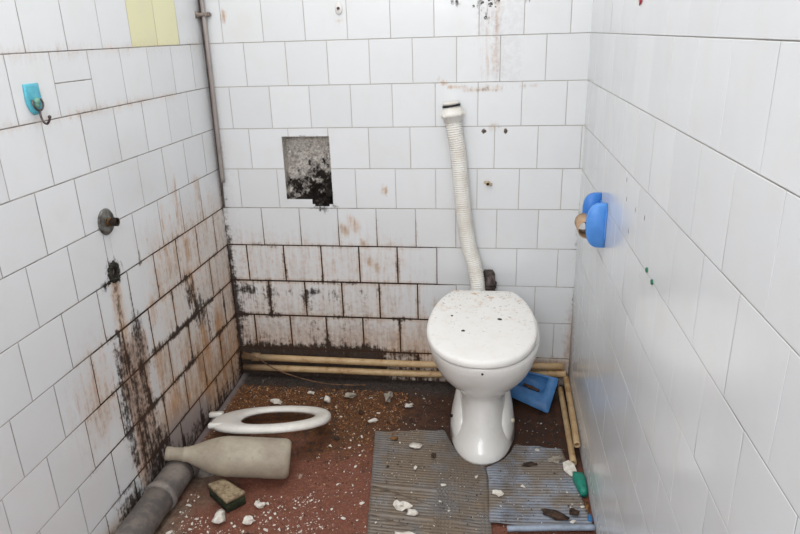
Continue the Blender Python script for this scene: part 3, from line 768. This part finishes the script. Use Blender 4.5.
# ---------------------------------------------------------------- wall fittings
# self-adhesive hook
M['teal'] = simple('turquoise_plastic', (96, 186, 204), .4, col2=(74, 164, 186), scale=40)
M['steel'] = simple('tarnished_steel', (110, 100, 100), .35, .8, col2=(60, 50, 48), scale=80)
hk = thing('wall_hook', 'turquoise plastic wall hook with a bent metal prong on the left wall', 'hook', (.003, -.964, 1.241))
bm = bmesh.new()
def shield(g, n_): 
    pr = [(-.024-g, .034+g), (.024+g, .034+g), (.026+g, .0), (.024+g, -.012), (.017+g, -.026), (.007, -.034-g), (-.007, -.034-g), (-.017-g, -.026), (-.024-g, -.012), (-.026-g, 0)]
    return [(n_, -a, b) for a, b in pr]
loft(bm, [shield(0, .0), shield(0, .004), shield(-.002, .006), shield(-.006, .007)]); link('base_plate', bm, M['teal'], hk)
bm = bmesh.new(); tube(bm, [(.006, 0, -.004), (.014, 0, -.004)], .007, 14); tube(bm, [(.008, -.0, -.004), (.008, -.0, -.018)], .006, 10); link('boss', bm, simple('boss_green', (120, 170, 150), .5), hk)
bm = bmesh.new()
tube(bm, catmull([(.010, .015, .0), (.012, .017, -.012), (.013, .010, -.022), (.013, 0, -.026), (.013, -.010, -.022), (.012, -.017, -.012), (.010, -.015, 0)], 5), .0022, 8)
tube(bm, catmull([(.013, 0, -.022), (.015, -.004, -.036), (.020, -.006, -.050), (.030, -.008, -.054), (.037, -.008, -.046), (.039, -.008, -.040)], 6), .0026, 8)
bmesh.ops.create_uvsphere(bm, u_segments=10, v_segments=8, radius=.0042, matrix=Matrix.Translation((.039, -.008, -.039)))
link('prong', bm, M['steel'], hk)
# escutcheon and pipe stub
es = thing('tap_stub', 'tarnished round metal collar with a threaded pipe stub on the left wall', 'pipe fitting', (.003, -.778, .900))
bm = bmesh.new(); tube(bm, [(0, 0, 0), (.003, 0, 0), (.007, 0, 0), (.009, 0, 0), (.007, 0, 0)], [.035, .0365, .033, .020, .012], 32)
link('collar', bm, simple('tarnished_chrome', (128, 126, 122), .4, .7, col2=(58, 52, 46), scale=40), es)
bm = bmesh.new(); tube(bm, [(.006, 0, 0), (.016, 0, 0), (.016, 0, 0), (.030, 0, 0)], [.012, .012, .009, .009], 8); stub = link('pipe_stub', bm, simple('brass_old', (116, 86, 46), .5, .6, col2=(60, 42, 26), scale=90), es)
bm = bmesh.new()
tube(bm, [(.020+i*.0012, 0, 0) for i in range(14)], [.011+.0008*(i % 2) for i in range(14)], 20, hollow=.004); link('threaded_end', bm, simple('thread_dark', (44, 32, 24), .5, .5), stub)
# broken hole with old pipe
ho = thing('broken_pipe_hole', 'black crusted pipe hole broken into the left wall above the filthy streak', 'pipe hole', (0, -.785, .757))
bm = bmesh.new()
for i in range(16):
    a = i/16*2*math.pi; blob(bm, (random.uniform(.000, .005), math.cos(a)*.019, math.sin(a)*.021), random.uniform(.006, .011), (.7, 1, 1), amp=.9, seed=i)
blob(bm, (.0, -.030, -.020), .008, amp=.8, seed=30); blob(bm, (.0, -.045, -.022), .006, amp=.8, seed=31); blob(bm, (0, .028, -.02), .006, (.6, 1, 1.8), amp=.8, seed=33)
link('crust', bm, simple('black_crust', (38, 34, 28), .95, col2=(86, 84, 70), scale=130, bump=.8, lo=.5, hi=.75), ho)
bm = bmesh.new(); tube(bm, [(-.03, 0, 0), (.008, 0, 0)], .014, 16, hollow=.003); bmesh.ops.create_cone(bm, cap_ends=True, segments=16, radius1=.0125, radius2=.0125, depth=.004, matrix=Matrix.Translation((-.004, 0, 0)) @ Matrix.Rotation(math.pi/2, 4, 'Y'))
link('old_pipe', bm, M['dark_in'], ho)
# small fixtures on the back wall
M['beige'] = simple('beige_plug', (196, 178, 148), .6, col2=(168, 140, 100), scale=90)
pl = thing('pipe_stub', 'small beige capped stub on the back wall right of the hose', 'pipe fitting', (1.024, -.003, .836))
bm = bmesh.new(); tube(bm, [(0, 0, 0), (-.001, -.022, 0)], .0075, 14, hollow=.002); tube(bm, [(-.014, -.001, .004), (.014, -.006, -.006)], .005, 10)
link('nozzle', bm, M['beige'], pl)
bm = bmesh.new(); tube(bm, [(-.001, -.010, 0), (-.001, -.0215, 0)], .0052, 12); link('opening', bm, M['dark_in'], pl)
kb = thing('wall_anchor', 'pale oval plastic anchor high on the back wall', 'wall anchor', (.507, -.0035, 1.44))
bm = bmesh.new()
def oval(g, y): return [((.013+g)*math.cos(2*math.pi*k/24), y, (.022+g)*math.sin(2*math.pi*k/24)*(1.0 if math.sin(2*math.pi*k/24) > 0 else .8)) for k in range(24)]
loft(bm, [oval(0, 0), oval(0, -.004), oval(-.004, -.007)]); link('plate', bm, simple('anchor_white', (226, 222, 218), .4), kb)
bm = bmesh.new(); tube(bm, [(0, -.006, .002), (0, -.011, .002)], .005, 12); link('screw', bm, M['steel'], kb)
# screw holes (chipped tile)
for i, (x, z, r) in enumerate(((1.006, 1.022, .007), (1.082, 1.022, .0065))):
    bm = bmesh.new(); blob(bm, (0, 0, 0), r, (1, .25, 1.25), amp=.7, seed=i+5, sub=3); blob(bm, (.003, -.0012, 0), r*.5, (1, .3, 1.3), amp=.7, seed=i+9)
    link('chipped_screw_hole', bm, simple('chip', (120, 104, 92), .9, col2=(48, 42, 38), scale=170), wb, loc=(x, -.003, z))
# flaked black patches near the top of the back wall
bm = bmesh.new()
for i in range(16):
    x = random.gauss(1.015, .022); z = random.gauss(1.444, .022)
    blob(bm, (x, -.0032, z), random.uniform(.0015, .005), (1, .12, random.uniform(.6, 1.8)), amp=1., seed=i*1.7, sub=2)
link('flaked_paint', bm, simple('flake_black', (44, 42, 42), .8, col2=(170, 170, 170), scale=160, lo=.45, hi=.6), wb)
# plugs and nicks on the right wall
M['green'] = simple('green_plug', (30, 108, 78), .5)
for (y, z, lab) in ((-1.069, .896, 'upper of two green wall plugs in the right wall'), (-1.118, .889, 'lower of two green wall plugs in the right wall')):
    bm = bmesh.new(); tube(bm, [(0, 0, 0), (-.004, 0, 0)], .0055, 12, hollow=.002); tube(bm, [(0, 0, 0), (-.0022, 0, 0)], .0042, 10)
    tag(link('wall_plug', bm, M['green'], loc=(W-.002, y, z)), lab, 'wall plug')
bm = bmesh.new()
for (y, z) in ((-.807, .977), (-.910, .978), (-.86, .915), (-.79, 1.02), (-1.0, .985)): blob(bm, (W-.003, y, z), .0048, (.15, .7, 1.3), amp=.4, seed=z*7)
link('nick', bm, simple('nick_grey', (150, 148, 146), .8), wr)
# small cut-out sticker at the top of the right wall
sk = thing('sticker', 'small yellow and pink wing-shaped sticker high on the right wall', 'sticker', (W-.0035, -.765, 1.420))
def wing(bm, pts, n_=-.0015):
    a = [bm.verts.new((0, y, z)) for y, z in pts]; b = [bm.verts.new((n_, y, z)) for y, z in pts]
    bm.faces.new(a); bm.faces.new(b[::-1])
    for i in range(len(pts)): bm.faces.new((a[i], a[(i+1) % len(pts)], b[(i+1) % len(pts)], b[i]))
bm = bmesh.new(); wing(bm, [(0, .0), (-.020, .012), (-.038, .034), (-.040, .048), (-.010, .050), (.006, .034), (.010, .012)]); link('wing', bm, simple('sticker_yellow', (226, 208, 40), .5, col2=(200, 176, 30), scale=80), sk)
bm = bmesh.new(); wing(bm, [(.0, -.020), (-.016, -.014), (-.020, .004), (-.004, .010), (.020, .006), (.022, -.004), (.010, -.006)], -.0022); link('wing', bm, simple('sticker_pink', (196, 60, 84), .5, col2=(226, 190, 60), scale=60, lo=.5, hi=.6), sk)

# ---------------------------------------------------------------- ribbed mats
def mat_mat(name, a, b, dirt_c, pitch, ang):
    t = NT(name); p = t.pos(); n = t.noise(p, 7, 6, .65); n2 = t.noise(p, 60, 6, .75); n3 = t.noise(t.pos((.3, 1, 1)), 30, 5, .7)
    c = t.mix(t.rng(n3, .35, .65), lin(a), lin(b))
    xyz = t.n('ShaderNodeSeparateXYZ', i_0=p).outputs
    ph = t.math('ADD', t.math('MULTIPLY', xyz[1], math.cos(ang)/pitch*math.pi), t.math('MULTIPLY', xyz[0], math.sin(ang)/pitch*math.pi))
    groove = t.rng(t.math('ADD', t.math('ABSOLUTE', t.math('SINE', ph)), t.math('MULTIPLY', t.math('SUBTRACT', n2, .5), .8)), .62, 1.05, 0, .6)
    c = t.mix(t.rng(n, .40, .56, 0, .85), c, lin(dirt_c))
    c = t.mix(groove, c, lin((58, 50, 46)))
    c = t.mix(t.rng(n2, .62, .70, 0, .8), c, lin((52, 42, 36)))
    c = t.mix(t.rng(t.noise(p, 130, 4, .8), .68, .74, 0, .8), c, lin((198, 188, 174)))
    t.set(Base_Color=c, Roughness=.5); return t.m
def inside(p, poly):
    x, y = p; r = False; j = len(poly)-1
    for i in range(len(poly)):
        xi, yi = poly[i]; xj, yj = poly[j]
        if (yi > y) != (yj > y) and x < (xj-xi)*(y-yi)/(yj-yi)+xi: r = not r
        j = i
    return r
def ribbed(name, label, left, right, top, bottom_y, mat, pitch, ang, z0, extra=None, y_top=None, lens=None):
    """left(y), right(y) bounds; top(x): upper edge."""
    bm = bmesh.new(); dx = .012
    step = pitch/6; ny = int((y_top-bottom_y)/step); nx = 34
    g = []
    for j in range(ny+1):
        row = []
        for i in range(nx+1):
            u = i/nx
            y = bottom_y+(y_top-bottom_y)*j/ny
            x = left(y)+(right(y)-left(y))*u
            ty = top(x)
            yy = bottom_y+(ty-bottom_y)*j/ny
            x = left(yy)+(right(yy)-left(yy))*u
            ph = (yy*math.cos(ang)+x*math.sin(ang))/pitch
            h = .0035*(1-abs(math.sin(ph*math.pi)))+.0015*nz(x, yy, 0, 9)
            if extra: h += extra(x, yy)
            row.append(bm.verts.new((x, yy, z0+max(0, h))))
        g.append(row)
    for j in range(ny):
        for i in range(nx): bm.faces.new((g[j][i], g[j][i+1], g[j+1][i+1], g[j+1][i]))
    # underside and rim so that the sheet has thickness
    b = [[bm.verts.new((g[j][i].co.x, g[j][i].co.y, g[j][i].co.z-.002)) for i in (0, nx)] for j in range(ny+1)]
    for j in range(ny):
        for k, i in ((0, 0), (1, nx)): bm.faces.new((g[j][i], g[j+1][i], b[j+1][k], b[j][k]))
        bm.faces.new((b[j][0], b[j+1][0], b[j+1][1], b[j][1]))
    for j in (0, ny):
        low = [b[j][0]]+[bm.verts.new((g[j][i].co.x, g[j][i].co.y, g[j][i].co.z-.002)) for i in range(1, nx)]+[b[j][1]]
        for i in range(nx): bm.faces.new((g[j][i], g[j][i+1], low[i+1], low[i]))
    o = link(name, bm, mat); return tag(o, label, 'mat')
def interp(pts):
    def f(x):
        if x <= pts[0][0]: return pts[0][1]
        for a, b in zip(pts, pts[1:]):
            if x <= b[0]: return a[1]+(b[1]-a[1])*(x-a[0])/(b[0]-a[0])
        return pts[-1][1]
    return f
topL = interp([(.63, -.372), (.76, -.352), (.885, -.338), (.895, -.375), (.905, -.42), (.925, -.46), (.95, -.495), (.98, -.520), (1.005, -.530), (1.02, -.528), (1.035, -.560), (1.06, -.60)])
exL = lambda x, y: .007*fall(y+.668+.02*(x-.7), .007)*(1-ss(.95, 1.0, x))+.007*fall(y+.80+.02*(x-.7), .008)*(1-ss(.95, 1.02, x))
m1 = ribbed('ribbed_mat', 'grey ribbed floor mat left of and in front of the toilet foot', interp([(-1.3, .72), (-.876, .700), (-.60, .665), (-.37, .636)]), interp([(-1.3, 1.08), (-.60, 1.045), (-.5, 1.03), (-.3, 1.0)]), topL, -1.25,
       mat_mat('grey_ribbed_vinyl', (112, 108, 106), (136, 132, 128), (126, 108, 88), .013, .03), .013, 0.03, .001, exL, y_top=-.335)
topR = interp([(1.03, -.545), (1.06, -.525), (1.09, -.495), (1.115, -.455), (1.135, -.405), (1.20, -.410), (1.295, -.420), (1.35, -.45)])
exR = lambda x, y: .003+.003*fall(x-1.06, .02)
m2 = ribbed('ribbed_mat', 'blue grey ribbed floor mat piece by the right wall', interp([(-1.3, 1.06), (-.60, 1.045), (-.5, 1.03)]), interp([(-1.3, 1.349), (-.80, 1.349), (-.60, 1.318), (-.42, 1.292)]), topR, -.80,
       mat_mat('blue_ribbed_vinyl', (132, 140, 154), (160, 168, 180), (132, 116, 96), .013, -.08), .013, -.08, .001, exR, y_top=-.41)
bm = bmesh.new(); tube(bm, catmull([(1.10, -.827, .012), (1.2, -.815, .012), (1.28, -.805, .012), (1.348, -.797, .012)], 5), .0085, 14)
tag(origin_to(link('plastic_rod', bm, simple('blue_grey_rod', (160, 172, 190), .4, col2=(136, 146, 160), scale=30)), (1.2, -.81, 0)), 'pale blue grey rod lying along the near edge of the blue ribbed mat', 'rod')
bm = bmesh.new(); pts = [(1.10, -.850), (1.346, -.822), (1.346, -1.15), (1.09, -1.15)]
vs = [bm.verts.new((x, y, .010)) for x, y in pts]+[bm.verts.new((x, y, .0045)) for x, y in pts]
bm.faces.new(vs[:4]); bm.faces.new(vs[4:][::-1])
for i in range(4): bm.faces.new((vs[i], vs[(i+1) % 4], vs[4+(i+1) % 4], vs[4+i]))
tag(origin_to(link('floor_sheet', bm, simple('grey_sheet', (150, 152, 156), .5, col2=(120, 116, 112), scale=20), smooth=False), (1.2, -1, 0)), 'flat grey sheet on the floor at the bottom edge by the right wall', 'sheet')

# ---------------------------------------------------------------- litter
M['white_chip'] = simple('white_plaster', (236, 232, 224), .85, col2=(208, 198, 184), scale=60, bump=.3)
M['grey_chip'] = simple('grey_stone', (176, 168, 154), .9, col2=(128, 116, 102), scale=60, bump=.4)
M['dark_chip'] = simple('dark_debris', (46, 36, 30), .9, col2=(84, 62, 46), scale=70, bump=.4)
M['teal_scrap'] = simple('teal_plastic', (32, 142, 120), .4, col2=(22, 112, 98), scale=40)
M['blue_scrap'] = simple('blue_scrap', (44, 120, 176), .4)
M['rust_scrap'] = simple('rusty_scrap', (150, 104, 52), .8, col2=(84, 54, 32), scale=80)
def floor_z(x, y):
    v = y/(-YF)+1; return fl(x/W, v)[2]
def surf_z(x, y):
    z = floor_z(x, y)
    if .70 < x < 1.03 and y < topL(x)-.005: z = .004
    if 1.05 < x < 1.33 and -.80 < y < topR(x)-.005: z = .0065
    return z
def chip(name, x, y, r, sq, mat, label, cat, seed, group=None, rot=0, ang=False, lift=0):
    bm = bmesh.new(); blob(bm, (0, 0, 0), r, sq, amp=.9, seed=seed, sub=2)
    if ang:
        for v in bm.verts: v.co = Vector([round(c/(r*.45))*r*.45*.6+c*.4 for c in v.co])
    zmin = min(v.co.z for v in bm.verts)
    o = link(name, bm, mat, smooth=not ang); o.location = (x, y, surf_z(x, y)-zmin-.0005+lift); o.rotation_euler[2] = rot
    return tag(o, label, cat, group)
big = [
 ('stone', .650, -.150, .021, (.75, .8, 1.0), 'grey_chip', 'upright grey stone on the floor between the back pipes and the left mat', 'stone'),
 ('plaster_chunk', .735, -.185, .013, (1.4, .9, .5), 'white_chip', 'white elongated plaster chunk right of the upright grey stone', 'plaster chunk'),
 ('plaster_chunk', .497, -.145, .016, (1.5, .8, .6), 'grey_chip', 'dirty white plaster chunk left of the upright grey stone', 'plaster chunk'),
 ('plaster_chunk', .618, -.300, .012, (1.5, .8, .5), 'white_chip', 'white chip just above the top left corner of the grey mat', 'plaster chunk'),
 ('plaster_chunk', .330, -.120, .009, (1.6, .9, .5), 'white_chip', 'small white chunk near the back pipes behind the loose seat', 'plaster chunk'),
 ('plaster_chunk', .415, -.185, .014, (1, .7, 1), 'white_chip', 'white upright chunk just behind the loose toilet seat', 'plaster chunk'),
 ('plaster_chunk', .212, -.205, .014, (1.5, .8, .6), 'white_chip', 'white chunk behind the middle of the loose seat', 'plaster chunk'),
 ('plaster_chunk', .250, -.865, .019, (.9, 1.1, .8), 'white_chip', 'largest bright white plaster lump in front of the sponge', 'plaster chunk'),
 ('plaster_chunk', .341, -.868, .015, (1.3, .8, .6), 'white_chip', 'oval white plaster lump right of the largest one in front of the sponge', 'plaster chunk'),
 ('plaster_chunk', .355, -.800, .012, (1.2, .8, .7), 'white_chip', 'small white lump just right of the sponge', 'plaster chunk'),
 ('debris_lump', .362, -.955, .024, (1.2, .8, .7), 'dark_chip', 'dark brown lump at the bottom edge of the photo', 'debris'),
 ('rusty_scrap', .190, -.955, .020, (1.3, .8, .4), 'rust_scrap', 'mustard yellow scrap on the floor near the drain pipe', 'scrap'),
 ('plaster_chunk', .785, -.760, .020, (1.2, .8, .45), 'white_chip', 'large white chip low on the grey mat, the left one of a pair', 'plaster chunk'),
 ('plaster_chunk', .822, -.785, .016, (1.1, .9, .45), 'white_chip', 'white chip touching the largest one low on the grey mat', 'plaster chunk'),
 ('plaster_chunk', .820, -.885, .022, (1.5, .5, .35), 'white_chip', 'long white chip at the bottom of the grey mat', 'plaster chunk'),
 ('plaster_chunk', .795, -.455, .016, (1.3, 1.0, .35), 'white_chip', 'broken white flake near the top of the grey mat', 'plaster chunk'),
 ('plaster_chunk', 1.075, -.675, .013, (1.3, .8, .5), 'white_chip', 'white oval chip near the seam between the two mats', 'plaster chunk'),
 ('debris_lump', .715, -.415, .012, (1, .9, .4), 'rust_scrap', 'round brown lump near the top left corner of the grey mat', 'debris'),
 ('debris_lump', .860, -.500, .010, (.8, 1.2, .4), 'dark_chip', 'dark lump on the grey mat left of the toilet foot', 'debris'),
 ('debris_lump', 1.235, -.755, .026, (1.4, .6, .35), 'dark_chip', 'flat dark lump near the lower edge of the blue mat', 'debris'),
 ('debris_lump', 1.295, -.745, .014, (1, .8, .6), 'dark_chip', 'smaller dark lump in the lower right of the blue mat', 'debris'),
 ('debris_lump', 1.180, -.520, .015, (1.6, .5, .35), 'dark_chip', 'dark sliver in the middle of the blue mat', 'debris'),
 ('plaster_chunk', 1.262, -.488, .017, (1.4, .8, .4), 'grey_chip', 'beige crumbled chunk at the top right of the blue mat', 'plaster chunk'),
 ('debris_lump', .560, -.250, .010, (1, 1, .5), 'dark_chip', 'black lump on the soil behind the grey mat corner', 'debris'),
 ('debris_lump', .508, -.430, .011, (1, 1, .5), 'dark_chip', 'black lump on the floor right of the loose seat', 'debris'),
]
for i, (nm, x, y, r, sq, mt, lab, cat) in enumerate(big):
    chip(nm, x, y, r, sq, M[mt], lab, cat, i*3.1+1, rot=random.uniform(-.4, .4) if cat != 'stone' else 0, ang=(i % 2 == 0))
# white shard, teal scrap, small bits by the right wall
bm = bmesh.new(); pr = [(-.016, .028), (.004, .034), (.018, .012), (.020, -.020), (.010, -.044), (-.004, -.034), (-.020, -.006)]
loft(bm, [[(x*.97, y*.97, 0) for x, y in pr], [(x, y, .003) for x, y in pr], [(x*.95, y*.95, .006+.002*math.sin(x*90)) for x, y in pr]])
tag(link('tile_shard', bm, M['white_chip'], loc=(1.305, -.532, .0115), smooth=False), 'flat white shard at the top right corner of the blue mat', 'shard').rotation_euler = (.1, -.12, .1)
bm = bmesh.new(); pr = [(-.020, .048), (.012, .046), (.017, .030), (.017, -.042), (.010, -.052), (-.004, -.050), (-.012, -.020), (-.022, .022)]
def crump(x, y): return .006*nz(x, y, 3, 60)
rings = [[(x, y, 0) for x, y in pr]]
for k, z in ((1.0, .008), (.98, .018), (.80, .026), (.4, .029)): rings.append([(x*k, y*k, z+crump(x*k, y*k)) for x, y in pr])
loft(bm, rings)
tag(link('plastic_scrap', bm, M['teal_scrap'], loc=(1.331, -.605, .002)), 'crumpled teal plastic scrap between blue mat and right wall', 'plastic scrap')
chip('rusty_scrap', 1.339, -.700, .012, (.6, 1.8, .5), M['rust_scrap'], 'rust brown scrap between teal plastic and blue scrap by the right wall', 'scrap', 4)
chip('plastic_scrap', 1.340, -.755, .010, (.6, 1.3, .9), M['blue_scrap'], 'tiny bright blue scrap by the right wall', 'plastic scrap', 8)
chip('plaster_chunk', 1.333, -.553, .010, (1, 1, .7), M['grey_chip'], 'small beige crumb behind the teal scrap', 'plaster chunk', 9)

# keep-out areas for scattered flakes
def blocked(x, y):
    if x < .11 and y < -.60: return True
    if .02 < x < .45 and -.74 < y < -.56: return True
    if .04 < x < .50 and -.60 < y < -.28 and ((x-.27)/.22)**2+((y+.43)/.17)**2 < 1: return True
    if .14 < x < .33 and -.85 < y < -.70: return True
    if abs(x-TX) < .125 and y > -.55: return True
    if 1.09 < x < 1.33 and y > -.22: return True
    if x > 1.30 and y > -.55: return True
    if y > -.075: return True
    return any(math.hypot(x-b[1], y-b[2]) < b[3]*1.5+.006 for b in big)
def zone(x, y):
    if 1.05 < x < 1.33 and y < topR(x): return ('blue', 'small white plaster flake on the blue grey mat', 'plaster flakes on the blue grey mat')
    if x > .64 and y < topL(x)+.005 and x < 1.05: return ('grey', 'small white plaster flake on the grey ribbed mat', 'plaster flakes on the grey mat')
    if x > .64: return ('dark', 'small white plaster flake on the dark floor around the toilet', 'plaster flakes around the toilet')
    if y < -.60 and x < .42: return ('left', 'small white plaster flake on the floor near sponge and drain pipe', 'plaster flakes near the sponge')
    if y < -.36: return ('red', 'small white plaster flake on the bare red floor', 'plaster flakes on the red floor')
    return ('soil', 'small white plaster flake on the brown soil behind the loose seat', 'plaster flakes on the soil at the back')
protos = []
for i in range(6):
    bm = bmesh.new(); blob(bm, (0, 0, 0), 1, (1.2, .85, .45), sub=1, amp=1.0, seed=i*5.3)
    me = bpy.data.meshes.new('plaster_flake'); bm.to_mesh(me); bm.free(); me.materials.append(M['white_chip']); protos.append(me)
cnt = 0; tries = 0; placed = []
want = {'left': 72, 'red': 66, 'soil': 30, 'grey': 26, 'blue': 18, 'dark': 26}
while any(v > 0 for v in want.values()) and tries < 30000:
    tries += 1; x = random.uniform(.02, 1.33); y = random.uniform(-1.0, -.08)
    if blocked(x, y): continue
    zn, lab, grp = zone(x, y)
    if zn == 'red' and x > .62: continue
    if want[zn] <= 0: continue
    if zn == 'grey' and y < -.92: continue
    r = .0022+.0058*random.random()**3.0
    if zn in ('left',): r *= 1.45
    if any(math.hypot(x-a, y-b) < (r+c)*1.7 for a, b, c in placed): continue
    o = bpy.data.objects.new('plaster_flake', random.choice(protos)); C.objects.link(o)
    o.scale = (r, r*random.uniform(.6, 1.1), r*random.uniform(.5, 1)); o.rotation_euler[2] = random.uniform(0, 6.28)
    o.location = (x, y, surf_z(x, y)+r*.32); tag(o, lab, 'plaster flake', grp); placed.append((x, y, r)); want[zn] -= 1
# fine crumbs nobody could count
def crumbs(name, label, n, sampler, rr, mat, flat=.5):
    bm = bmesh.new()
    for i in range(n):
        x, y = sampler()
        if blocked(x, y): continue
        r = rr[0]+(rr[1]-rr[0])*random.random()**2
        g = bmesh.ops.create_icosphere(bm, subdivisions=1, radius=1)['verts'] if i % 4 == 0 else None
        z = surf_z(x, y)
        if g:
            a = random.uniform(.6, 1.3)
            for v in g: v.co = Vector((x+v.co.x*r*a*random.uniform(.7, 1.2), y+v.co.y*r*random.uniform(.7, 1.2), z+(v.co.z+.6)*r*flat))
        else:
            q = []
            t0 = random.uniform(0, 6.28)
            for k in range(3): q.append(bm.verts.new((x+r*math.cos(t0+k*2.1)*random.uniform(.6, 1.4), y+r*math.sin(t0+k*2.1)*random.uniform(.6, 1.4), z)))
            ap = bm.verts.new((x+random.uniform(-.3, .3)*r, y+random.uniform(-.3, .3)*r, z+r*flat*1.6))
            bm.faces.new(q)
            for k in range(3): bm.faces.new((q[k], q[(k+1) % 3], ap))
    o = link(name, bm, mat, smooth=False); tag(o, label, 'debris'); o['kind'] = 'stuff'; return o
def s_back(): return (random.uniform(.02, .72), -.08-abs(random.gauss(0, .22)))
def s_all(): return (random.uniform(.02, 1.33), random.uniform(-1.02, -.08))
def s_left(): return (abs(random.gauss(.12, .2))+.02, random.uniform(-1.02, -.7))
def s_patch():
    if random.random() < .5: return (random.gauss(.475, .022), random.gauss(-.745, .018))
    return (random.gauss(.50, .05), random.gauss(-.86, .03))
def ok(f):
    def g():
        while True:
            p = f()
            if .015 < p[0] < 1.335 and -1.1 < p[1] < -.06: return p
    return g
crumbs('soil_crumbs', 'orange brown soil and leaf crumbs spread over the back of the floor', 5200, ok(s_back), (.0014, .0060), simple('soil_orange', (152, 102, 62), .95, col2=(66, 44, 30), scale=45, lo=.42, hi=.58))
crumbs('dark_crumbs', 'dark brown grit scattered over floor and mats', 2400, ok(s_all), (.0010, .0036), M['dark_chip'])
crumbs('tan_crumbs', 'pale tan leaf and mortar crumbs over the soil at the back', 900, ok(s_back), (.0012, .0050), simple('tan_crumb', (196, 160, 116), .95, col2=(150, 120, 90), scale=45))
crumbs('white_crumbs', 'fine white plaster dust grains over the whole floor', 2000, ok(s_all), (.0007, .0022), M['white_chip'])
crumbs('white_grit', 'dense white plaster grit in the left foreground', 500, ok(s_left), (.001, .0032), M['white_chip'])
crumbs('crushed_plaster', 'crushed white plaster patch on the bare red floor', 130, ok(s_patch), (.001, .0040), M['white_chip'])

# ---------------------------------------------------------------- light
w = bpy.data.worlds.new('world'); bpy.context.scene.world = w; w.use_nodes = True
bg = w.node_tree.nodes['Background']; bg.inputs[0].default_value = (.965, .985, 1, 1); bg.inputs[1].default_value = 1.15
def area(name, loc, target, size, power, col=(1, 1, 1)):
    l = bpy.data.lights.new(name, 'AREA'); l.shape = 'RECTANGLE'; l.size, l.size_y = size; l.energy = power; l.color = col
    o = bpy.data.objects.new(name, l); C.objects.link(o); o.location = loc
    o.rotation_euler = (Vector(target)-Vector(loc)).to_track_quat('-Z', 'Y').to_euler(); return o
area('window_light', (.70, -3.15, 2.0), (.66, 0, .7), (1.1, .7), 27, (.985, .99, 1))
area('ceiling_light', (.68, -.95, ZC-.03), (.68, -.95, 0), (.9, 1.1), 13, (1, .99, .97))

# ---------------------------------------------------------------- camera
f_px, yaw, pit, rol = 653.4955665, -.14585865, .34552766, -.03029748
cam = bpy.data.cameras.new('camera'); co = bpy.data.objects.new('camera', cam); C.objects.link(co)
fw = Vector((math.sin(yaw)*math.cos(pit), math.cos(yaw)*math.cos(pit), -math.sin(pit))); r = Vector((math.cos(yaw), -math.sin(yaw), 0)); u = r.cross(fw)
r2 = math.cos(rol)*r+math.sin(rol)*u; u2 = -math.sin(rol)*r+math.cos(rol)*u
mm = Matrix((r2, u2, -fw)).transposed().to_4x4(); mm.translation = Vector((1.03755, -2.35866, 1.36121)); co.matrix_world = mm
cam.sensor_width = 36; cam.lens = f_px*36/800; cam.clip_start = .02
sc = bpy.context.scene; sc.camera = co
sc.view_settings.view_transform = 'Standard'; sc.view_settings.look = 'None'; sc.view_settings.gamma = 1; sc.view_settings.use_curve_mapping = False
sc.view_settings.exposure = -.17
